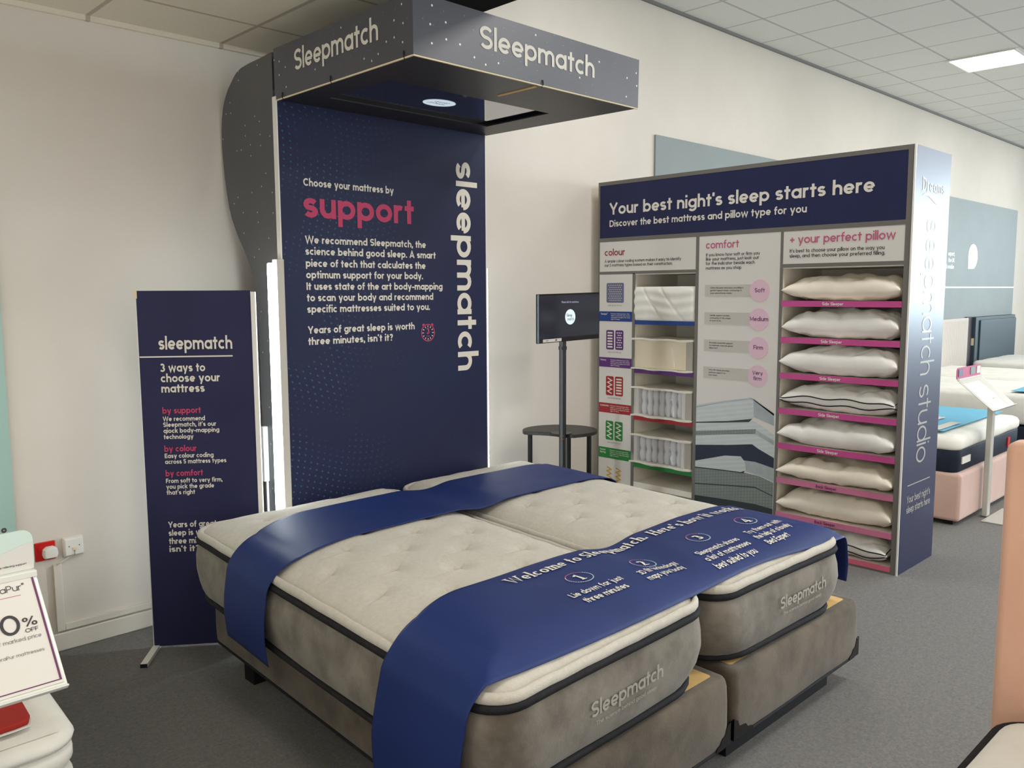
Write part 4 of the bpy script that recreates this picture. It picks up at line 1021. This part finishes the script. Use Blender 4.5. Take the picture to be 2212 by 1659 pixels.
def sample(zb_, zt_, label, core, ya=3.595, yb=3.10, zy=.0):
    r_ = thing('mattress_sample', (4.85, 3.34, zb_), label, 'mattress sample', GS)
    xf, xb = FX - .006, 5.0
    wav = lambda z: [(xf - .010 + .004 * sin(k), ya - (ya - yb) * k / 10, z + .004 * sin(k * 1.3)) for k in range(11)]
    for nm, z, hh in (('top_sheet', zt_ - .012, .012), ('base_sheet', zb_, .010)):
        P = wav(z); mb = MB()
        lo = P + [(xb, yb, z), (xb, ya, z)]
        mb.prism(lo, (0, 0, hh)); obj(nm, mb, M['cover'], r_)
    y0, y1, z0, z1 = yb + .055, ya - .012, zb_ + .010, zt_ - .012
    if core == 'foam': obj('foam_core', MB().box(xf + .012, xb - .01, y0, y1, z0, z1), M['foam'], r_, bevel=.006)
    else:
        nsp = 7; pit = (y1 - y0 - .08) / nsp
        for k in range(nsp):
            yc = y1 - .04 - pit * (k + .5); zz_ = [z0 + (z1 - z0) * q / 12 for q in range(13)]
            mb = MB().loft([[(xf + .055 + (pit * .5 * (.60 + .38 * abs(sin(pi * q / 6)))) * cos(2 * pi * t_ / 14), yc + (pit * .5 * (.60 + .38 * abs(sin(pi * q / 6)))) * sin(2 * pi * t_ / 14), z) for t_ in range(14)] for q, z in enumerate(zz_)])
            obj('spring_pocket', mb, M['spring'], r_, smooth=True)
        obj('foam_wall', MB().box(xf + .02, xb - .01, y1 - .034, y1, z0, z1), M['card'], r_); obj('foam_wall', MB().box(xf + .02, xb - .01, y0, y0 + .034, z0, z1), M['card'], r_)
        obj('core_back', MB().box(xf + .13, xb - .01, y0 + .034, y1 - .034, z0, z1), M['greyside'], r_)
    obj('side_wall', MB().box(xf + .012, xb - .01, yb + .006, yb + .0545, z0, z1), M['greyside'], r_)
    fl = MB().grid(lambda u, v: (xf + .004 + .0045 * sin(23 * u + 2 * v) * sin(pi * v) - .003 * abs(sin(34 * u + 3 * v)), y1 + (y0 - y1) * u, z0 + (z1 - z0) * v), 60, 6)
    obj('clear_film', fl, M['film'], r_, smooth=True)
sample(1.041, 1.255, 'foam mattress sample under clear film on the purple-edged shelf', 'foam')
sample(.713, .918, 'pocket spring mattress sample on the red-edged shelf', 'spring')
sample(.383, .585, 'pocket spring mattress sample on the green-edged shelf', 'coil', 3.605)

# ---- pillows
def pillow(k, label, w_, d_, h_, zb_, yc, xc, m, piped=False, seed=0, tilt=0.0, slump=0.0, gather=False):
    rnd = random.Random(seed); ph = [rnd.uniform(0, 6.28) for _ in range(8)]
    root = thing('pillow', (xc, yc, zb_), label, 'pillow', 'pillows on the cabinet shelves')
    def prof(u, v):
        eu = 3.0 if u < 0 else 5.0
        return max(0.0, (1 - abs(u) ** eu) * (1 - abs(v) ** 4.6)) ** .46
    def rim(u, v):
        cu, cv = 1 - .07 * (1 - abs(v) ** 2) * 0 , 1
        y = yc - u * w_ / 2 * (1 - .05 * (1 - v * v) * abs(u) ** 3); x = xc + v * d_ / 2 * (1 - .09 * (1 - u * u) * abs(v) ** 3)
        return x, y
    mid = h_ * (.40 if not slump else .36)
    def surf(sgn):
        def f(a, b):
            u, v = sin(pi / 2 * (2 * a - 1)), sin(pi / 2 * (2 * b - 1)); x, y = rim(u, v); t_ = prof(u, v)
            wr = .006 * sin(5 * u + ph[0] + 3 * sin(2.2 * v + ph[1])) + .005 * sin(8 * v + 2.5 * u + ph[2]) - .013 * (1 - abs(sin(4.2 * u - 2.5 * v + ph[3] + .8 * sin(3 * v + ph[5])))) ** 5 - .009 * (1 - abs(sin(7 * u + 3 * v + ph[6]))) ** 6
            edge = (1 - t_) ** 2
            z = zb_ + mid + (tilt * u) * (1 - t_ * .5) + sgn * (t_ * (h_ - mid if sgn > 0 else mid)) + (wr + .0035 * sin(17 * u + 9 * v + ph[7] + 2 * sin(6 * v))) * t_ * (1.2 if sgn > 0 else .7) + .006 * sin(9 * u + ph[4]) * edge
            if gather: z += .010 * t_ * sin(26 * v + 9 * u) * exp(-((u - .80) / .13) ** 2) * exp(-((v + .55) / .35) ** 2)
            return (x, y, max(z, zb_ + .001))
        return f
    mb = MB().grid(surf(1), 72, 46); mb.grid(surf(-1), 72, 46, True)
    body = obj('cover', mb, m, root, smooth=True)
    bm = bmesh.new(); bm.from_mesh(body.data); bmesh.ops.remove_doubles(bm, verts=bm.verts, dist=.0004); bm.to_mesh(body.data); bm.free()
    if piped:
        for dz in (.018, -.020):
            path = []
            for q in range(96):
                t_ = q / 96 * 4; s_ = int(t_); r_ = t_ - s_
                u, v = ((-1 + 2 * r_, -1), (1, -1 + 2 * r_), (1 - 2 * r_, 1), (-1, 1 - 2 * r_))[s_]
                u *= .985; v *= .985; x, y = rim(u, v)
                z = zb_ + mid + tilt * u + dz * (1 - .9 * min(1, abs(u * v)) ** 6) * 1.0 + .006 * sin(9 * u + ph[4])
                path.append((x + (-.004 if v < 0 else .004) * (abs(v) > abs(u)), y, max(z, zb_ + .004)))
            obj('piping', MB().tube(path, .0035, 5, closed=True), M['tape'], root, smooth=True, label='black piping')
    return root
spec = [('white pillow with a creased front on the top pink-edged shelf', .70, .46, .145, 'pillow_b', False, 0.0), ('white pillow with gathered right end on the second pink-edged shelf', .68, .46, .165, 'pillow', False, .0),
        ('wide white pillow on the third pink-edged shelf, just above the black-piped pillow', .70, .48, .165, 'pillow', False, .0), ('white pillow with two lines of black piping, on the fourth pink shelf', .68, .46, .155, 'pillow', True, 0.0),
        ('white pillow on the lowest of the bright pink shelves, below the black-piped pillow', .72, .47, .15, 'pillow', False, 0.0), ('limp white pillow on the upper dusty pink shelf', .70, .47, .125, 'pillow_b', False, .0),
        ('puffy cream pillow on the lower dusty pink shelf', .69, .47, .155, 'pillow_b', False, .0), ('white pillow with black piping on the bottom shelf beside the bed', .66, .45, .13, 'pillow', True, .0)]
for k, (lb, w_, d_, h_, mk, pp, tl) in enumerate(spec):
    w_ = min(w_, .688)
    pillow(k, lb, w_, d_, h_, PSH[k] - .001, 2.137 + (.004, .0, .0, .0, .0, .0, .0, .0)[k], FX + d_ / 2 - .012 - (.0, 0, .012, .0, .012, .012, .0, .0)[k], M[mk], pp, seed=k + 3, tilt=tl, gather=k in (1, 2, 3))

# ================================================================== FAR BEDS
def far_mattress(x0, x1, y0, y1, z0, z1, m_top, m_side, label, rise=.6, r=.06, grp=None):
    root = thing('mattress', ((x0 + x1) / 2, (y0 + y1) / 2, z0), label, 'mattress', grp)
    W_, L_ = x1 - x0, y1 - y0; zm = z0 + (z1 - z0) * rise
    ol = lambda d: [(x0 + a, y0 + b) for a, b in outline(W_, L_, d, r, 5, 6)]
    wv = lambda p, a: a * sin(9 * p[0] + 7 * p[1])
    if m_side is not m_top:
        obj('border', MB().loft([[(*p, z) for p in ol(d)] for z, d in ((z0, .012), (z0 + .012, 0), (zm - .01, -.003), (zm, .0))]), m_side, root, smooth=True)
    b0 = zm if m_side is not m_top else z0
    obj('top_cover', MB().loft([[(*p, z + wv(p, .003)) for p in ol(d)] for z, d in ((b0, .002), (b0 + .02, -.010), (z1 - .035, -.010), (z1 - .012, .004), (z1, .032), (z1 + .006, .12))]), m_top, root, smooth=True)
    return root
def far_base(x0, x1, y0, y1, z0, z1, m, label, grp=None):
    root = thing('divan', ((x0 + x1) / 2, (y0 + y1) / 2, 0), label, 'bed base', grp)
    obj('upholstery', MB().box(x0, x1, y0, y1, z0, z1), m, root, bevel=.025, seg=3)
    for a in (x0 + .05, x1 - .11):
        for b in (y0 + .05, y1 - .11): obj('foot', MB().box(a, a + .06, b, b + .06, 0, z0 + .01), M['plinth'], root)
    return root
far_base(5.945, 7.36, 1.845, 3.80, .03, .357, M['dusty_far'], 'dusty pink bed base behind the cabinet end panel')
mA = far_mattress(5.955, 7.33, 1.875, 3.80, .357, .605, M['white_knit'], M['darknavy'], 'white topped mattress with dark border on the dusty pink base', .62)
obj('border_label', MB().box(6.03, 6.19, 1.866, 1.874, .412, .458), M['card'], mA)
obj('side_tag', MB().box(7.02, 7.07, 1.865, 1.873, .40, .47), M['socket_red'], mA, label='red tag')
def flat_runner(x0, x1, y0, y1, z, drop, label, m):
    mb = MB().grid(lambda u, v: (x0 + (x1 - x0) * u, y0 + (y1 - y0) * v, z + .003 * sin(9 * u) * sin(5 * v)), 30, 10)
    o = obj('bed_runner', mb, m, loc=((x0 + x1) / 2, (y0 + y1) / 2, z), solid=.002); tag(o, label, 'bed runner'); return o
rA = flat_runner(6.0, 7.30, 1.985, 2.55, .628, 0, 'sky blue printed runner on the dark-bordered mattress behind the cabinet', M['skyblue'])
obj('printed_block', MB().box(6.12, 6.62, 2.18, 2.27, .6335, .6342), M['card'], rA); obj('printed_block', MB().box(6.0, 6.42, 2.01, 2.08, .6335, .6342), M['card'], rA)
far_base(8.75, 10.13, 1.75, 3.86, .05, .315, M['darknavy'], 'dark navy bed base under the nearer of two white mattresses by the far wall')
far_mattress(8.74, 10.14, 1.75, 3.87, .335, .60, M['white_knit'], M['white_knit'], 'white mattress on the dark navy base, nearer of two by the far wall', .55, .08)
rB = flat_runner(8.86, 10.05, 1.85, 2.36, .628, 0, 'sky blue runner on the white mattress above the dark navy base, at the right edge', M['skyblue'])
obj('printed_block', MB().box(8.95, 9.5, 2.0, 2.1, .6335, .6342), M['card'], rB)
far_base(10.26, 11.70, 1.75, 3.86, .05, .315, M['cream_hb'], 'pale bed base under the farther white mattress by the far wall')
far_mattress(10.25, 11.72, 1.75, 3.86, .335, .60, M['white_knit'], M['white_knit'], 'white mattress in front of the pale fluted headboard', .55, .08)
hb = MB().box(10.2, 12.56, 3.91, 3.965, .0, 1.20)
hl = thing('headboard', (11.4, 3.95, 0), 'pale fluted fabric headboard beside the dark leather one', 'headboard')
obj('panel', MB().box(10.2, 12.55, 3.90, 3.962, 0, 1.19), M['cream_hb'], hl, bevel=.01)
fl = MB().grid(lambda u, v: (10.24 + 2.27 * u, 3.896 - .008 * abs(sin(40 * pi * u)), .05 + 1.10 * v), 240, 1)
obj('fluting', fl, M['cream_hb'], hl, smooth=True)
o = obj('side_board', MB().box(12.57, 12.79, 3.93, 3.963, 0, 1.20), M['brownboard'], loc=(12.68, 3.95, 0), bevel=.005); tag(o, 'narrow dark plum board between the pale and the leather headboard', 'headboard')
hd = thing('headboard', (13.7, 3.91, 0), 'dark teal leather headboard below the far slate wall board', 'headboard')
obj('panel', MB().box(12.80, 14.62, 3.885, 3.963, 0, 1.195), M['leather'], hd, bevel=.012)
obj('padded_face', MB().box(12.95, 14.60, 3.865, 3.886, .3, 1.15), M['leather'], hd, bevel=.009)
obj('side_label', MB().box(12.796, 12.8005, 3.90, 3.945, .80, .90), M['foam'], hd)
far_base(12.66, 14.2, 1.95, 3.86, .05, .36, M['greyside'], 'grey bed base in front of the leather headboard')
far_mattress(12.63, 14.22, 1.95, 3.852, .36, .60, M['white_knit'], M['cover'], 'cream mattress in front of the dark leather headboard', .55, .08)

# ================================================================== PRICE STANDS
def price_stand(xl, xr, yh, yf, zht, zhb, zf, label, group, left):
    root = thing('price_stand', ((xl + xr) / 2, (yh + yf) / 2, 0), label, 'price stand', 'tilted price stands')
    xc = (xl + xr) / 2
    pb = obj('base_plate', MB().box(xc - .17, xc + .30 if not left else xc + .17, yf - .22, yf + .06, 0, .008), M['stand_grey'], root, bevel=.003)
    yp = yf + (yh - yf) * .35; zp = zf + (zhb - zf) * .35
    obj('post', MB().box(xc - .032, xc + .032, yp - .018, yp + .018, .006, zp - .004), M['stand_grey'], root, bevel=.006)
    # tray tilted towards the reader
    T = lambda a, b, c: (xl + a, yf + (yh - yf) * b - c * (zhb - zf) / hypot(yh - yf, zhb - zf), zf + (zhb - zf) * b + c * (yh - yf) / hypot(yh - yf, zhb - zf))
    Wd = xr - xl
    tray = obj('tray', MB(T).box(0, Wd, 0, 1, -.006, 0), M['acrylic'], root, bevel=.004, seg=3)
    lip = obj('tray_lip', MB(T).box(0, Wd, -.02, .0, -.006, .010), M['acrylic'], tray, bevel=.003)
    pts = []
    r_ = .022
    for cx, cz, a0 in ((r_, zhb + r_, 180), (Wd - r_, zhb + r_, 270), (Wd - r_, zht - r_, 0), (r_, zht - r_, 90)):
        pts += [(xl + cx + r_ * cos(radians(a0 + 18 * q)), yh + .004, cz + r_ * sin(radians(a0 + 18 * q))) for q in range(6)]
    hd_ = obj('header_card', MB().prism(pts, (0, .006, 0)), M['paleteal'] if left else M['rose_ink'], root)
    obj('header_ledge', MB().box(xl, xr, yh - .012, yh + .004, zhb - .008, zhb + .006), M['acrylic'], root, bevel=.002)
    crd = obj('price_card', MB(T).box(.012, Wd - .006, .03, .985, .0005, .0022), M['card'], root)
    return root, T, Wd, hd_, crd
rs, T, Wd, hd_, crd = price_stand(6.13, 6.61, 1.955, 1.725, 1.045, .965, .775, 'grey price stand with tilted white card and pink header beside the far pink bed', 'far', False)
obj('card_print', MB(T).box(.34, .46, .06, .96, .0024, .0028), M['stone'], crd); obj('card_print', MB(T).box(.02, .33, .86, .97, .0024, .0028), M['stone'], crd)
for a, b, mk in ((.02, .10, 'slate'), (.26, .36, 'board_grey'), (.39, .46, 'card')): obj('header_print', MB().box(6.13 + a, 6.13 + b, 1.9545, 1.9585, .985, 1.035), M[mk], hd_)
rs, T, Wd, hd_, crd = price_stand(.025, .505, 2.03, 1.845, 1.062, .966, .768, 'white price stand with tilted percent-off card in the left foreground', 'near', True)
nl = hypot(2.03 - 1.845, .966 - .768)
tr_ = (1, 0, 0); tu = (0, (2.03 - 1.845) / nl, (.966 - .768) / nl)
def TO(a, b, c=.0032): return T(a, b, c)
obj('card_stripe', MB(T).box(.4672, .4712, .06, .98, .0024, .003), M['purple_ink'], crd); obj('card_stripe', MB(T).box(.012, .4712, .052, .060, .0024, .003), M['purple_ink'], crd)
def near_text(tx, a, b, cap, w, width=None, mk='dark_ink', nm='small_lettering', al='r'):
    mb = MB(); write(mb, tx, TO(a, b), tr_, tu, cap, w=w, width=width, align=al); obj(nm, mb, M[mk], crd)
near_text('TheraPur*', .450, .862, .0150, .07, nm='brand_lettering')
obj('card_rule', MB(T).box(.30, .440, .818, .822, .0024, .0028), M['rose_ink'], crd)
near_text('50', .424, .500, .046, .095, nm='price_lettering')
near_text('%', .429, .545, .0200, .085, .027, nm='price_lettering', al='l'); near_text('OFF', .430, .494, .0090, .09, .025, nm='price_lettering', al='l')
near_text('off marked price', .457, .436, .0088, .08, mk='grey_ink'); near_text('on TheraPur mattresses', .455, .317, .0075, .08, mk='grey_ink')
mb = MB(); write(mb, '*', (.446, 2.0325, 1.043), tr_, (0, 0, 1), .03, w=.1); obj('header_mark', mb, M['dark_ink'], hd_)
wv = MB(); n = 24
tp = [(.20 + .303 * k / n, 2.0332, .984 + .052 * sin(1.25 * k / n) ** 2 + .006 * sin(7 * k / n)) for k in range(n + 1)]
wv.add(tp + [(p_[0], p_[1], .9735) for p_ in tp], [(i, i + 1, n + 2 + i, n + 1 + i) for i in range(n)])
obj('header_wave', wv, M['card'], hd_)
mb = MB(); write(mb, 'pressure relieving support', (.489, 2.0325, .986), tr_, (0, 0, 1), .0045, w=.1, align='r'); obj('header_text', mb, M['dark_ink'], hd_)

# ================================================================== NEAR BEDS
fb = thing('divan', (-.2, 3.05, 0), 'white upholstered bed base at the left edge of the photo', 'bed base')
obj('upholstery', MB().box(-.80, .585, 2.19, 3.95, .04, .27), M['cover'], fb, bevel=.02)
for a in (-.75, .50): obj('foot', MB().box(a, a + .05, 2.24, 2.29, 0, .05), M['plinth'], fb)
wm = thing('mattress', (-.2, 3.05, .27), 'white quilted mattress under the price stand in the left foreground', 'mattress')
W_, L_ = 1.42, 1.78; ol = lambda d: [(-.82 + a + .09 * b / L_, 2.165 + b) for a, b in outline(W_, L_, d, .075, 6, 12)]
lv = [(.272, .01), (.29, -.004), (.34, -.008), (.385, -.006), (.400, .006), (.408, .004), (.425, -.008), (.450, -.008), (.462, .006), (.468, .003)]
obj('side_panel', MB().loft([[(*p, z + .002 * sin(14 * p[0] + 6 * p[1])) for p in ol(d)] for z, d in lv], True, False), M['white_knit'], wm, smooth=True)
lv = [(.466, .004), (.472, -.010), (.484, -.014), (.496, -.006), (.502, .012), (.504, .04), (.5038, .065)]
tp_ = MB().loft([[(*p, z + .003 * sin(10 * p[0]) * sin(12 * p[1])) for p in ol(d)] for z, d in lv], False, False)
obj('top_border', tp_, M['white_knit'], wm, smooth=True)
obj('quilted_top', MB().grid(lambda u, v: (-.82 + .03 + (W_ - .06) * u + .09 * (.04 + (L_ - .08) * v) / L_, 2.165 + .03 + (L_ - .06) * v, .5030 + .007 * min(1, 14 * min(u, 1 - u)) * min(1, 14 * min(v, 1 - v)) * abs(sin(9 * u + 2.2 * sin(5 * v))) * abs(sin(7 * v + 1.6 * sin(6 * u))) ), 60, 60), M['white_knit'], wm, smooth=True)
o = thing('mattress_cover', (.1, 2.4, .52), 'red folded cover lying on the white mattress in the left corner', 'cover')
obj('cloth', MB().prism([(-.45, 2.215, .522), (.49, 2.238, .522), (.520, 2.243, .522), (.530, 2.27, .522), (.56, 2.72, .522), (-.42, 2.72, .522)], (0, 0, .016)), M['redcloth'], o, bevel=.005)
obj('lining', MB().prism([(-.45, 2.212, .5185), (.49, 2.235, .5185), (.523, 2.240, .5185), (.533, 2.27, .5185), (.562, 2.722, .5185), (-.42, 2.722, .5185)], (0, 0, .0035)), M['card'], o)

pb = thing('headboard', (2.32, -.14, 0), 'dusty pink velvet headboard at the right edge of the photo', 'headboard')
obj('panel', MB().box(2.280, 2.365, -.90, .612, 0, 1.205), M['dusty'], pb, bevel=.022, seg=4)
nb = thing('divan', (1.3, -.17, 0), 'dusty pink divan base joined to the near pink headboard', 'bed base')
obj('upholstery', MB().box(.30, 2.275, -.90, .56, .06, .30), M['dusty'], nb, bevel=.02)
for a in (.36, 2.15): obj('foot', MB().box(a, a + .06, .44, .50, 0, .07), M['plinth'], nb)
nm = thing('mattress', (1.3, -.17, .30), 'cream mattress with black taped edge in the bottom right corner', 'mattress')
W_, L_ = 1.955, 1.46; ol = lambda d: [(.292 + a, -.90 + b) for a, b in outline(W_, L_, d, .10, 7, 10)]
obj('side_panel', MB().loft([[(*p, z) for p in ol(d)] for z, d in ((.302, .01), (.33, -.006), (.42, -.010), (.505, .0), (.515, .003))], True, False), M['side'], nm, smooth=True)
obj('top_tape', MB().tube([(*p, .522 + .004 * sin(3 * p[0] + 4 * p[1])) for p in ol(.002)], .014, 8, closed=True), M['tape'], nm, smooth=True)
obj('quilted_top', MB().loft([[(*p, z + .003 * sin(9 * p[0] + 8 * p[1])) for p in ol(d)] for z, d in ((.520, .006), (.534, .004), (.544, .012), (.552, .035), (.557, .08), (.560, .16))], False, True), M['white_knit'], nm, smooth=True)
